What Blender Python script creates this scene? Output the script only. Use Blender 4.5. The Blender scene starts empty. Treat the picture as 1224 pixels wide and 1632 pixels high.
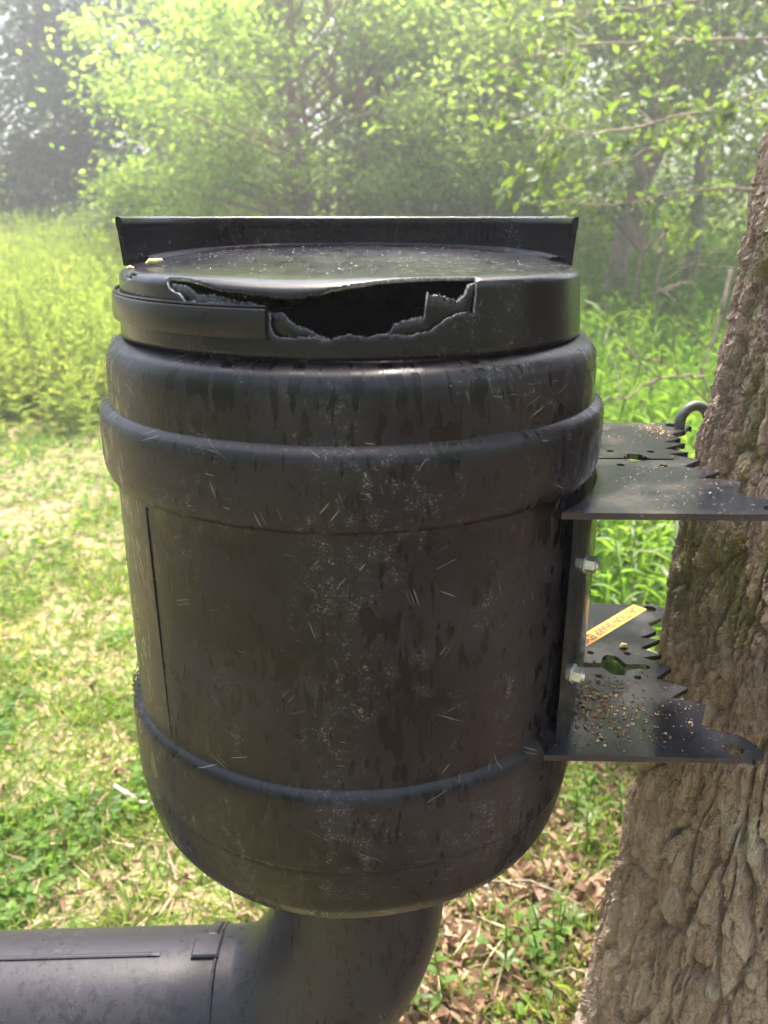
import bpy, math, random
import numpy as np
from mathutils import Vector, Matrix
from mathutils.geometry import delaunay_2d_cdt
R_ = np.random.default_rng(7)
random.seed(7)
rad = math.radians
sc = bpy.context.scene
COL = sc.collection

# ---------------- camera, sky, sun, exposure ----------------
PITCH = 19.916
EYE = 1.6
cd = bpy.data.cameras.new('camera')
cam = bpy.data.objects.new('camera', cd); COL.objects.link(cam)
cam.location = (0, 0, EYE)
cam.rotation_euler = (rad(90 - PITCH), 0, 0)
cd.sensor_fit = 'VERTICAL'; cd.sensor_height = 36; cd.lens = 1300 / 1632 * 36
cd.clip_start = .02; cd.clip_end = 400
cd.dof.use_dof = True; cd.dof.focus_distance = .80; cd.dof.aperture_fstop = cd.lens / 4.2
sc.camera = cam

SUN_EL, SUN_AZ = 70, 6          # azimuth measured from +Y towards +X
world = bpy.data.worlds.new('World'); sc.world = world; world.use_nodes = True
wn = world.node_tree; bg = wn.nodes['Background']
sky = wn.nodes.new('ShaderNodeTexSky'); sky.sky_type = 'NISHITA'; sky.sun_disc = False
sky.sun_elevation = rad(SUN_EL); sky.sun_rotation = rad(SUN_AZ)
sky.dust_density = 6; sky.ozone_density = .6; sky.air_density = 1.0
wn.links.new(sky.outputs[0], bg.inputs[0]); bg.inputs[1].default_value = .15
sd = bpy.data.lights.new('sun', 'SUN'); sd.energy = 2.0; sd.angle = rad(6.0); sd.color = (1, .95, .86)
so = bpy.data.objects.new('sun', sd); COL.objects.link(so)
dvec = Vector((math.sin(rad(SUN_AZ)) * math.cos(rad(SUN_EL)), math.cos(rad(SUN_AZ)) * math.cos(rad(SUN_EL)), math.sin(rad(SUN_EL))))
so.rotation_euler = dvec.to_track_quat('Z', 'Y').to_euler(); so.location = (0, 0, 20)
sc.view_settings.view_transform = 'Standard'; sc.view_settings.look = 'None'
sc.view_settings.gamma = 1; sc.view_settings.use_curve_mapping = False
sc.view_settings.exposure = 2.5
HAZE = .0125

# ---------------- helpers ----------------
def link(o, parent=None, **props):
    COL.objects.link(o)
    if parent is not None: o.parent = parent
    for k, v in props.items(): o[k] = v
    return o
def empty(name, loc=(0, 0, 0), **props):
    o = bpy.data.objects.new(name, None); o.location = loc; o.empty_display_size = .1
    return link(o, **props)
def mesh_np(name, V, F, mats, uv=None, smooth=False, midx=None, attrs=None):
    V = np.asarray(V, np.float32); me = bpy.data.meshes.new(name)
    groups = F if isinstance(F, list) else [F]
    groups = [np.asarray(g, np.int32) for g in groups if len(g)]
    me.vertices.add(len(V)); me.vertices.foreach_set('co', V.ravel())
    nl = sum(g.size for g in groups); nf = sum(len(g) for g in groups)
    me.loops.add(nl); me.polygons.add(nf)
    li = np.concatenate([g.ravel() for g in groups])
    tot = np.concatenate([np.full(len(g), g.shape[1], np.int32) for g in groups])
    st = np.concatenate([[0], np.cumsum(tot)[:-1]]).astype(np.int32)
    me.loops.foreach_set('vertex_index', li); me.polygons.foreach_set('loop_start', st)
    try: me.polygons.foreach_set('loop_total', tot)
    except Exception: pass
    if midx is not None: me.polygons.foreach_set('material_index', np.asarray(midx, np.int32))
    if uv is not None:
        l = me.uv_layers.new(name='UVMap'); l.data.foreach_set('uv', np.asarray(uv, np.float32)[li].ravel())
    me.polygons.foreach_set('use_smooth', np.full(nf, bool(smooth)))
    if attrs:
        for k, a in attrs.items():
            at = me.attributes.new(k, 'FLOAT', 'POINT'); at.data.foreach_set('value', np.asarray(a, np.float32))
    me.update(calc_edges=True); me.validate()
    for m in (mats if isinstance(mats, (list, tuple)) else [mats]): me.materials.append(m)
    return me
def obj(name, me, parent=None, **props):
    return link(bpy.data.objects.new(name, me), parent, **props)

def grid_faces(nu, nv, wrap_u=False):
    """vertex index = u*nv+v"""
    u = np.arange(nu if wrap_u else nu - 1); v = np.arange(nv - 1)
    U, W = np.meshgrid(u, v, indexing='ij'); U2 = (U + 1) % nu
    return np.stack([U * nv + W, U2 * nv + W, U2 * nv + W + 1, U * nv + W + 1], -1).reshape(-1, 4)

def hash2(ix, iy, k):
    h = np.sin(ix * 127.1 + iy * 311.7 + k * 74.7) * 43758.5453
    return h - np.floor(h)
def vnoise(x, y, k=0):
    ix, iy = np.floor(x), np.floor(y); fx, fy = x - ix, y - iy
    fx = fx * fx * (3 - 2 * fx); fy = fy * fy * (3 - 2 * fy)
    a = hash2(ix, iy, k); b = hash2(ix + 1, iy, k); c = hash2(ix, iy + 1, k); d = hash2(ix + 1, iy + 1, k)
    return (a * (1 - fx) + b * fx) * (1 - fy) + (c * (1 - fx) + d * fx) * fy
def fbm(x, y, o=4, k=0):
    s = 0; a = .5
    for i in range(o): s = s + a * vnoise(x * 2 ** i + i * 7.3, y * 2 ** i - i * 3.1, k + i); a *= .5
    return s

def revolve(prof, n, cx, cy, close=None):
    """prof list (r,z) from top to bottom -> V, F, UV (u metres round, v metres along)"""
    prof = np.array(prof, float); m = len(prof)
    th = np.linspace(0, 2 * np.pi, n + 1)
    s = np.concatenate([[0], np.cumsum(np.hypot(*np.diff(prof, axis=0).T))])
    V = np.stack([cx + prof[None, :, 0] * np.cos(th)[:, None], cy + prof[None, :, 0] * np.sin(th)[:, None],
                  np.broadcast_to(prof[None, :, 1], (n + 1, m))], -1).reshape(-1, 3)
    UV = np.stack([np.broadcast_to(th[:, None] * .24, (n + 1, m)), np.broadcast_to(prof[None, :, 1], (n + 1, m))], -1).reshape(-1, 2)
    return V, grid_faces(n + 1, m)[:, ::-1], UV
def smooth_prof(pts, step=.003, it=3):
    """resample a polyline and round its corners"""
    p = np.array(pts, float)
    d = np.concatenate([[0], np.cumsum(np.hypot(*np.diff(p, axis=0).T))])
    t = np.linspace(0, d[-1], max(int(d[-1] / step), 4)); q = np.stack([np.interp(t, d, p[:, 0]), np.interp(t, d, p[:, 1])], -1)
    for _ in range(it): q[1:-1] = .25 * q[:-2] + .5 * q[1:-1] + .25 * q[2:]
    return q
def tube(path, radii, n=8, cap=True):
    path = np.array(path, float); k = len(path); radii = np.broadcast_to(radii, (k,))
    T = np.gradient(path, axis=0); T /= np.linalg.norm(T, axis=1)[:, None] + 1e-9
    up = np.array([0, 0, 1.]) if abs(T[0, 2]) < .9 else np.array([0, 1., 0])
    A = np.cross(T, up); A /= np.linalg.norm(A, axis=1)[:, None] + 1e-9; B = np.cross(T, A)
    a = np.arange(n) / n * 2 * np.pi
    V = path[:, None] + radii[:, None, None] * (np.cos(a)[None, :, None] * A[:, None] + np.sin(a)[None, :, None] * B[:, None])
    V = V.reshape(-1, 3); F = []
    i = np.arange(k - 1)[:, None]; j = np.arange(n)[None]; j2 = (j + 1) % n
    Q = np.stack([i * n + j, i * n + j2, (i + 1) * n + j2, (i + 1) * n + j], -1).reshape(-1, 4)
    return V, Q
class MB:
    def __init__(s): s.V = []; s.F = {}; s.n = 0
    def add(s, V, F):
        F = np.asarray(F); s.F.setdefault(F.shape[1], []).append(F + s.n); s.V.append(np.asarray(V, float)); s.n += len(V)
    def mesh(s, name, mats, smooth=False):
        return mesh_np(name, np.concatenate(s.V), [np.concatenate(f) for f in s.F.values()], mats, smooth=smooth)
def scatter(tV, tF, P, A, N, sx, sy, sz=None):
    """copy template (x across, y along, z normal) to N frames; returns V,F arrays"""
    P = np.asarray(P, float); A = A / (np.linalg.norm(A, axis=1)[:, None] + 1e-9)
    X = np.cross(A, N); X /= np.linalg.norm(X, axis=1)[:, None] + 1e-9; Z = np.cross(X, A)
    if sz is None: sz = sy
    sx, sy, sz = [np.broadcast_to(q, (len(P),)) for q in (sx, sy, sz)]
    V = P[:, None] + tV[None, :, 0, None] * sx[:, None, None] * X[:, None] + tV[None, :, 1, None] * sy[:, None, None] * A[:, None] + tV[None, :, 2, None] * sz[:, None, None] * Z[:, None]
    F = (np.arange(len(P)) * len(tV))[:, None, None] + tF[None]
    return V.reshape(-1, 3), F.reshape(-1, tF.shape[1])
# leaf templates
LEAF2 = (np.array([[0, 0, 0], [.5, .45, .09], [0, 1, -.05], [-.5, .45, .09]]), np.array([[0, 1, 2], [0, 2, 3]]))
LEAF6 = (np.array([[0, 0, 0], [.32, .2, .05], [.5, .48, .06], [.3, .78, 0], [0, 1, -.12], [-.3, .78, 0], [-.5, .48, .06], [-.32, .2, .05], [0, .48, -.02]]),
         np.array([[0, 1, 8], [1, 2, 8], [2, 3, 8], [3, 4, 8], [4, 5, 8], [5, 6, 8], [6, 7, 8], [7, 0, 8]]))
LANCE = (np.array([[0, 0, 0], [.4, .25, .06], [-.4, .25, .06], [.42, .55, .02], [-.42, .55, .02], [0, 1, -.28], [0, .25, 0.0], [0, .55, -.03]]),
         np.array([[0, 1, 6], [0, 6, 2], [1, 3, 7], [1, 7, 6], [6, 7, 4], [6, 4, 2], [3, 5, 7], [7, 5, 4]]))
LEAF4 = (np.array([[0, 0, 0], [.5, .5, .08], [0, 1, -.14], [-.5, .5, .08], [0, .52, -.03]]), np.array([[0, 1, 4], [1, 2, 4], [2, 3, 4], [3, 0, 4]]))
BLADE = (np.array([[-.5, 0, 0], [.5, 0, 0], [-.35, .5, .1], [.35, .5, .1], [0, 1, .38]]), np.array([[0, 1, 3], [0, 3, 2], [2, 3, 4]]))
def rdir(n, up=0., spread=1.):
    v = R_.normal(size=(n, 3)); v[:, 2] = v[:, 2] * spread + up
    return v / np.linalg.norm(v, axis=1)[:, None]

# ---------------- materials ----------------
def mat(name):
    m = bpy.data.materials.new(name); m.use_nodes = True; nt = m.node_tree
    return m, nt, nt.nodes['Principled BSDF'], nt.nodes['Material Output']
def N(nt, t, **kw):
    n = nt.nodes.new('ShaderNode' + t)
    for k, v in kw.items():
        if k.startswith('i_'): n.inputs[k[2:].replace('_', ' ')].default_value = v
        else: setattr(n, k, v)
    return n
def ramp(nt, stops, src=None):
    r = nt.nodes.new('ShaderNodeValToRGB'); e = r.color_ramp.elements
    while len(e) < len(stops): e.new(.5)
    for q, (p, c) in zip(e, stops):
        q.position = p; q.color = (*c, 1) if not isinstance(c, (int, float)) else (c, c, c, 1)
    if src is not None: nt.links.new(src, r.inputs[0])
    return r
def noise(nt, vec, scale, detail=4, rough=.55, dist=0):
    n = N(nt, 'TexNoise'); n.inputs['Scale'].default_value = scale; n.inputs['Detail'].default_value = detail
    n.inputs['Roughness'].default_value = rough; n.inputs['Distortion'].default_value = dist
    if vec is not None: nt.links.new(vec, n.inputs['Vector'])
    return n.outputs['Fac']
def mapping(nt, src, scale=(1, 1, 1), loc=(0, 0, 0), rot=(0, 0, 0)):
    n = N(nt, 'Mapping'); n.inputs['Scale'].default_value = scale; n.inputs['Location'].default_value = loc; n.inputs['Rotation'].default_value = rot
    nt.links.new(src, n.inputs['Vector']); return n.outputs[0]
def mixc(nt, fac, a, b, mode='MIX'):
    n = N(nt, 'Mix'); n.data_type = 'RGBA'; n.blend_type = mode; n.clamp_factor = True
    for s, q in ((0, fac), (6, a), (7, b)):
        if hasattr(q, 'links') or hasattr(q, 'is_linked'): nt.links.new(q, n.inputs[s])
        else: n.inputs[s].default_value = q if s == 0 else ((*q, 1) if isinstance(q, tuple) else (q, q, q, 1))
    return n.outputs[2]
def mth(nt, op, a, b=0.):
    n = N(nt, 'Math'); n.operation = op
    for s, q in ((0, a), (1, b)):
        if hasattr(q, 'is_linked'): nt.links.new(q, n.inputs[s])
        else: n.inputs[s].default_value = q
    return n.outputs[0]
def bump(nt, bs, h, strength=.3, dist=.001, prev=None):
    b = N(nt, 'Bump'); b.inputs['Strength'].default_value = strength; b.inputs['Distance'].default_value = dist
    nt.links.new(h, b.inputs['Height'])
    if prev is not None: nt.links.new(prev, b.inputs['Normal'])
    nt.links.new(b.outputs[0], bs.inputs['Normal']); return b.outputs[0]

def plastic(name, coord='UV', base=(.0040, .0034, .0062), scuff=1., wet=1., rough=.37):
    m, nt, bs, out = mat(name)
    tc = N(nt, 'TexCoord'); src = tc.outputs['UV'] if coord == 'UV' else tc.outputs['Object']
    obc = tc.outputs['Object']
    yz = lambda u, v, w: (u, v, w) if coord == 'UV' else (u, u, v)
    # damp blots and short runs, cloudy dry film, rubbed speckle in clusters, a few faint runs
    blot = noise(nt, mapping(nt, src, yz(64, 26, 26), (0, 0, 0)), 1, 3, .5, .2)
    blot2 = noise(nt, mapping(nt, src, yz(140, 30, 30), (5, 3, 0)), 1, 3, .5, .1)
    zone = noise(nt, mapping(nt, src, yz(9, 7, 7), (8, 1, 0)), 1, 3, .5)
    big = noise(nt, mapping(nt, src, yz(5, 6, 6), (3, 1, 0)), 1, 4, .55)
    pick = mth(nt, 'MULTIPLY', mth(nt, 'SUBTRACT', zone, .45), .55)
    wetm = mth(nt, 'MAXIMUM', ramp(nt, [(.60, 0.), (.67, 1.)], mth(nt, 'ADD', blot, pick)).outputs[0], ramp(nt, [(.61, 0.), (.67, 1.)], mth(nt, 'ADD', blot2, pick)).outputs[0])
    wetm = mth(nt, 'MULTIPLY', wetm, wet)
    fine = noise(nt, obc, 480, 4, .75); mid_ = noise(nt, obc, 75, 5, .7, .4)
    run = noise(nt, mapping(nt, src, yz(170, 16, 16), (9, 2, 0)), 1, 4, .6)
    film = mth(nt, 'MULTIPLY', ramp(nt, [(.44, 0.), (.62, 1.)], big).outputs[0], ramp(nt, [(.35, .35), (.65, 1.)], mid_).outputs[0])
    spk = mth(nt, 'MULTIPLY', ramp(nt, [(.48, 0.), (.62, 1.)], mid_).outputs[0], ramp(nt, [(.53, 0.), (.62, 1.)], fine).outputs[0])
    spk = mth(nt, 'MULTIPLY', spk, ramp(nt, [(.49, 0.), (.60, 1.)], noise(nt, mapping(nt, src, yz(11, 9, 9), (2, 7, 0)), 1, 3)).outputs[0])
    runs = mth(nt, 'MULTIPLY', ramp(nt, [(.56, 0.), (.70, 1.)], run).outputs[0], ramp(nt, [(.50, 0.), (.66, 1.)], zone).outputs[0])
    c = mixc(nt, mth(nt, 'MULTIPLY', film, .62 * scuff), base, (.027, .024, .035))
    c = mixc(nt, mth(nt, 'MULTIPLY', runs, .45 * scuff), c, (.070, .066, .064))
    c = mixc(nt, mth(nt, 'MULTIPLY', spk, .85 * scuff), c, (.20, .195, .19))
    c = mixc(nt, mth(nt, 'MULTIPLY', wetm, .9), c, tuple(q * .35 for q in base))
    # scratches: straight nicks of several lengths gathered where things rubbed
    for i, (ro, w_, l_) in enumerate([(.5, 640, 18), (-.9, 760, 44), (1.25, 700, 30), (.15, 900, 60), (-.35, 800, 25)]):
        v2 = N(nt, 'TexVoronoi'); v2.inputs['Scale'].default_value = 1; v2.voronoi_dimensions = '2D' if coord == 'UV' else '3D'
        nt.links.new(mapping(nt, mapping(nt, src, (1, 1, 1), (i * .37, .2, 0), (0, 0, ro)), (l_, w_, w_)), v2.inputs['Vector'])
        sc_ = N(nt, 'SeparateColor'); nt.links.new(v2.outputs['Color'], sc_.inputs[0])
        ln = mth(nt, 'MULTIPLY', mth(nt, 'LESS_THAN', v2.outputs['Distance'], .26), mth(nt, 'GREATER_THAN', sc_.outputs[0], .972))
        k = ramp(nt, [(.56, 0.), (.62, 1.)], noise(nt, mapping(nt, src, yz(11, 12, 12), (i * 11, 3, 4)), 1, 2)).outputs[0]
        c = mixc(nt, mth(nt, 'MULTIPLY', mth(nt, 'MULTIPLY', ln, k), mth(nt, 'MULTIPLY', sc_.outputs[1], .7 * scuff)), c, (.30, .29, .28))
    nt.links.new(c, bs.inputs['Base Color'])
    r = mth(nt, 'ADD', mth(nt, 'MULTIPLY', mid_, .10), rough - .08)
    r = mth(nt, 'SUBTRACT', mth(nt, 'ADD', r, mth(nt, 'MULTIPLY', mth(nt, 'ADD', film, spk), .16 * scuff)), mth(nt, 'MULTIPLY', wetm, .20))
    nt.links.new(r, bs.inputs['Roughness']); bs.inputs['Specular IOR Level'].default_value = .24
    b1 = bump(nt, bs, noise(nt, obc, 9, 3), .22, .004)
    bump(nt, bs, noise(nt, obc, 260, 5, .75), .22, .0010, b1)
    return m
M = {}
M['drum'] = plastic('black_plastic_weathered')
M['lid'] = plastic('black_plastic_lid', scuff=.45, wet=.25, base=(.005, .0047, .0068), rough=.23)
M['pipe'] = plastic('black_plastic_pipe', coord='Object', scuff=.35, wet=.45, base=(.021, .0195, .025), rough=.38)
M['inside'] = plastic('flare_tinted_plastic_inside', coord='Object', scuff=.6, wet=0., base=(.028, .036, .085), rough=.55)  # navy cast of lens flare painted into the inner skin's base colour
def torn():
    m, nt, bs, out = mat('torn_plastic_edge'); tc = N(nt, 'TexCoord')
    n = noise(nt, tc.outputs['Object'], 420, 4, .7)
    nt.links.new(ramp(nt, [(.35, (.05, .05, .055)), (.54, (.15, .15, .165)), (.72, (.50, .49, .48))], n).outputs[0], bs.inputs['Base Color'])
    bs.inputs['Roughness'].default_value = .6; bump(nt, bs, n, .8, .001); return m
M['torn'] = torn()
def steel():
    m, nt, bs, out = mat('black_powder_coat'); tc = N(nt, 'TexCoord'); o = tc.outputs['Object']
    n = noise(nt, o, 26, 4); s = noise(nt, o, 260, 3, .7); w = noise(nt, o, 14, 3)
    c = ramp(nt, [(.3, (.010, .011, .015)), (.7, (.020, .021, .027))], n).outputs[0]
    c = mixc(nt, mth(nt, 'MULTIPLY', mth(nt, 'GREATER_THAN', s, .69), .6), c, (.30, .27, .22))
    c = mixc(nt, mth(nt, 'MULTIPLY', ramp(nt, [(.5, 0.), (.7, 1.)], w).outputs[0], .35), c, (.09, .075, .06))
    nt.links.new(c, bs.inputs['Base Color'])
    nt.links.new(ramp(nt, [(.35, .07), (.65, .30)], w).outputs[0], bs.inputs['Roughness'])
    b1 = bump(nt, bs, n, .15, .002); bump(nt, bs, s, .15, .0008, b1); return m
M['steel'] = steel()
def zinc():
    m, nt, bs, out = mat('galvanised_steel'); tc = N(nt, 'TexCoord')
    n = noise(nt, tc.outputs['Object'], 150, 3)
    nt.links.new(ramp(nt, [(.3, (.42, .42, .42)), (.7, (.68, .68, .66))], n).outputs[0], bs.inputs['Base Color'])
    bs.inputs['Metallic'].default_value = .75; bs.inputs['Roughness'].default_value = .38; return m
M['zinc'] = zinc()
def plain(name, c, rough=.6, c2=None, scale=200.):
    m, nt, bs, out = mat(name); tc = N(nt, 'TexCoord')
    c2 = c2 or tuple(q * .75 for q in c)
    nt.links.new(ramp(nt, [(.35, c2), (.65, c)], noise(nt, tc.outputs['Object'], scale, 3)).outputs[0], bs.inputs['Base Color'])
    bs.inputs['Roughness'].default_value = rough; return m
M['label'] = plain('yellow_label', (.56, .27, .010), .5, (.48, .22, .012), 90)
M['ink'] = plain('label_ink', (.09, .04, .012), .7)
M['hook'] = plain('dark_rubber_coated_hook', (.06, .07, .065), .5, (.04, .045, .04))
M['bud'] = plain('cream_petal', (.72, .60, .30), .6, (.60, .42, .15))
def island(name, stops, trans=None, rough=.55, tf=.5, spec=.35, tmul=1.6):
    """leaf material: colour varies leaf by leaf, light passes through"""
    m, nt, bs, out = mat(name)
    g = N(nt, 'NewGeometry'); tc = N(nt, 'TexCoord')
    big = noise(nt, tc.outputs['Object'], .9, 2)
    f = mth(nt, 'ADD', mth(nt, 'MULTIPLY', g.outputs['Random Per Island'], .75), mth(nt, 'MULTIPLY', mth(nt, 'SUBTRACT', big, .35), .8))
    c = ramp(nt, stops, f).outputs[0]
    nt.links.new(c, bs.inputs['Base Color']); bs.inputs['Roughness'].default_value = rough; bs.inputs['Specular IOR Level'].default_value = spec
    if tf > 0:
        t = N(nt, 'BsdfTranslucent'); mx = N(nt, 'MixShader'); mx.inputs[0].default_value = tf
        tcol = mixc(nt, 1., c, trans or (1.68 * tmul, 1.68 * tmul, .95 * tmul), 'MULTIPLY'); nt.links.new(tcol, t.inputs[0])
        nt.links.new(bs.outputs[0], mx.inputs[1]); nt.links.new(t.outputs[0], mx.inputs[2]); nt.links.new(mx.outputs[0], out.inputs[0])
    return m
M['grass'] = island('grass_blades', [(0, (.055, .10, .018)), (.35, (.10, .155, .028)), (.62, (.12, .165, .045)), (.84, (.17, .175, .065)), (1, (.29, .24, .13))])
M['straw'] = island('dry_straw', [(0, (.20, .14, .08)), (.5, (.30, .22, .13)), (1, (.42, .33, .21))], tf=.15, trans=(1, 1, 1))
M['litter'] = island('dead_leaves', [(0, (.09, .050, .030)), (.4, (.18, .11, .07)), (.7, (.27, .175, .115)), (1, (.40, .29, .20))], tf=.2, trans=(1.2, 1, .8))
M['meadow'] = island('meadow_weeds', [(0, (.08, .12, .028)), (.5, (.135, .18, .042)), (.85, (.19, .22, .06)), (1, (.28, .24, .09))], tmul=1.6)
M['weed'] = island('undergrowth_leaves', [(0, (.04, .085, .016)), (.45, (.075, .14, .022)), (.8, (.11, .18, .03)), (1, (.17, .21, .045))], tmul=1.8)
M['bright'] = island('young_bright_leaves', [(0, (.05, .090, .022)), (.5, (.085, .13, .030)), (1, (.125, .16, .042))], tmul=1.45, spec=.5, rough=.4)
M['mid'] = island('mid_green_leaves', [(0, (.07, .11, .034)), (.5, (.12, .17, .052)), (1, (.19, .235, .080))], tmul=2.5)
M['olive'] = island('olive_leaves', [(0, (.055, .08, .026)), (.5, (.10, .13, .040)), (1, (.16, .185, .06))], tmul=2.5)
M['dark'] = island('dark_leaves', [(0, (.03, .060, .034)), (.5, (.055, .095, .050)), (1, (.095, .14, .068))], tf=.45, tmul=1.7)
M['twig'] = plain('grey_brown_twig', (.26, .20, .15), .8, (.15, .11, .08), 30)
M['deadwood'] = plain('dead_wood', (.17, .13, .10), .85, (.09, .07, .05), 30)
M['reddish'] = plain('reddish_stem', (.34, .24, .18), .8, (.22, .15, .12), 20)
M['trunkfar'] = plain('far_bark', (.30, .24, .19), .9, (.17, .135, .105), 9)
M['drystem'] = plain('dry_brown_stalk', (.22, .13, .07), .8, (.14, .08, .05), 20)
M['pale'] = plain('bleached_twig', (.62, .57, .48), .8, (.42, .37, .30), 60)

def ground_mat():
    m, nt, bs, out = mat('ground_soil_and_thatch'); tc = N(nt, 'TexCoord'); o = tc.outputs['Object']
    a = noise(nt, o, .9, 4, .6); b = noise(nt, o, 14, 5, .65); c = noise(nt, o, 90, 4, .7)
    soil = ramp(nt, [(.3, (.10, .065, .04)), (.6, (.22, .15, .095)), (.8, (.34, .25, .16))], c).outputs[0]
    thatch = ramp(nt, [(.3, (.20, .135, .08)), (.7, (.40, .29, .19))], c).outputs[0]
    green = ramp(nt, [(.3, (.06, .10, .02)), (.7, (.15, .19, .045))], c).outputs[0]
    q = mixc(nt, ramp(nt, [(.42, 0.), (.58, 1.)], b).outputs[0], thatch, green)
    sx = N(nt, 'SeparateXYZ'); nt.links.new(o, sx.inputs[0])
    # litter under the tree side
    side = mth(nt, 'ADD', mth(nt, 'MULTIPLY', sx.outputs[0], 1.2), mth(nt, 'MULTIPLY', mth(nt, 'SUBTRACT', a, .5), 3.))
    q = mixc(nt, ramp(nt, [(.0, 0.), (.35, 1.)], side).outputs[0], q, soil)
    nt.links.new(q, bs.inputs['Base Color']); bs.inputs['Roughness'].default_value = .95
    b1 = bump(nt, bs, b, .6, .03); bump(nt, bs, c, .8, .01, b1); return m
M['ground'] = ground_mat()
def bark_mat():
    m, nt, bs, out = mat('oak_bark'); tc = N(nt, 'TexCoord'); o = tc.outputs['Object']
    a = noise(nt, o, 6, 5, .6); b = noise(nt, mapping(nt, o, (90, 90, 30)), 1, 5, .7); f = noise(nt, o, 420, 4, .7)
    c = ramp(nt, [(.32, (.12, .078, .055)), (.5, (.29, .20, .145)), (.68, (.50, .39, .295))], b).outputs[0]
    pl = N(nt, 'Attribute'); pl.attribute_name = 'plate'
    c = mixc(nt, .55, c, ramp(nt, [(.15, (.14, .10, .075)), (.4, (.27, .19, .145)), (.6, (.36, .27, .21)), (.8, (.45, .37, .30))], pl.outputs['Fac']).outputs[0])
    c = mixc(nt, ramp(nt, [(.40, 0.), (.65, .4)], a).outputs[0], c, (.34, .24, .20))
    c = mixc(nt, ramp(nt, [(.55, 0.), (.75, .7)], f).outputs[0], c, (.46, .37, .28))
    # moss on some flanks, pale lichen in a few patches
    sx = N(nt, 'SeparateXYZ'); nt.links.new(o, sx.inputs[0])
    mo = noise(nt, mapping(nt, o, (14, 14, 5), (0, 0, 2.2)), 1, 5, .65, .4)
    zt = ramp(nt, [(.36, 0.), (.50, 1.), (.62, 1.), (.78, .15)], mth(nt, 'MULTIPLY', sx.outputs[2], .42)).outputs[0]
    mo = mth(nt, 'MULTIPLY', ramp(nt, [(.50, 0.), (.62, 1.)], mo).outputs[0], zt)
    at = N(nt, 'Attribute'); at.attribute_name = 'moss'
    mo = mth(nt, 'MAXIMUM', mo, mth(nt, 'MULTIPLY', at.outputs['Fac'], ramp(nt, [(.40, 0.), (.52, 1.)], noise(nt, o, 60, 5, .7)).outputs[0]))
    c = mixc(nt, mth(nt, 'MULTIPLY', mo, .75), c, ramp(nt, [(.3, (.09, .09, .025)), (.7, (.26, .25, .07))], f).outputs[0])
    li = N(nt, 'Attribute'); li.attribute_name = 'lichen'
    lm = mth(nt, 'MULTIPLY', li.outputs['Fac'], ramp(nt, [(.40, 0.), (.47, 1.)], noise(nt, o, 110, 5, .75)).outputs[0])
    li2 = ramp(nt, [(.66, 0.), (.70, .7)], noise(nt, o, 38, 4, .7)).outputs[0]
    c = mixc(nt, mth(nt, 'MAXIMUM', lm, li2), c, (.58, .57, .48))
    nt.links.new(c, bs.inputs['Base Color']); bs.inputs['Roughness'].default_value = .85
    ve = N(nt, 'TexVoronoi'); ve.feature = 'DISTANCE_TO_EDGE'; ve.inputs['Scale'].default_value = 1
    wv_ = N(nt, 'VectorMath'); wv_.operation = 'ADD'; ns = N(nt, 'TexNoise'); ns.inputs['Scale'].default_value = 40; nt.links.new(o, ns.inputs['Vector'])
    sv_ = N(nt, 'VectorMath'); sv_.operation = 'SCALE'; sv_.inputs['Scale'].default_value = .012; nt.links.new(ns.outputs['Color'], sv_.inputs[0])
    nt.links.new(o, wv_.inputs[0]); nt.links.new(sv_.outputs[0], wv_.inputs[1])
    nt.links.new(mapping(nt, wv_.outputs[0], (130, 130, 55)), ve.inputs['Vector'])
    ed = ramp(nt, [(0., 0.), (.10, 1.)], ve.outputs['Distance']).outputs[0]
    b0 = bump(nt, bs, ed, .7, .003); b1 = bump(nt, bs, b, .8, .006, b0); bump(nt, bs, f, 1., .003, b1); return m
M['bark'] = bark_mat()
def water():
    m, nt, bs, out = mat('water_drop')
    bs.inputs['Base Color'].default_value = (1, 1, 1, 1); bs.inputs['Roughness'].default_value = .03; bs.inputs['IOR'].default_value = 1.33
    bs.inputs['Transmission Weight'].default_value = 1; return m
M['water'] = water()
M['crumb'] = island('bark_crumbs', [(0, (.06, .035, .02)), (.55, (.22, .13, .07)), (.8, (.45, .33, .18)), (1, (.75, .65, .45))], tf=0, rough=.8)

# ---------------- ground ----------------
def gz(x, y):
    return np.maximum(0, y - 9) * .045 + .05 * (fbm(np.asarray(x) * .5 + 9, np.asarray(y) * .5, 3) - .45) + .02 * np.maximum(0, np.asarray(x) - .3)
gx = np.concatenate([np.linspace(-90, -8, 14), np.linspace(-7.5, 7.5, 121), np.linspace(8, 90, 14)])
gy = np.concatenate([np.linspace(-60, -2, 10), np.linspace(-1.5, 14, 125), np.linspace(15, 140, 20)])
GX, GY = np.meshgrid(gx, gy, indexing='ij')
GZ = gz(GX, np.minimum(GY, 60)) + (.012 * (fbm(GX * 6, GY * 6, 3) - .5))
obj('ground', mesh_np('ground', np.stack([GX, GY, GZ], -1).reshape(-1, 3), grid_faces(len(gx), len(gy)), M['ground'], smooth=True), kind='structure')

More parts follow.
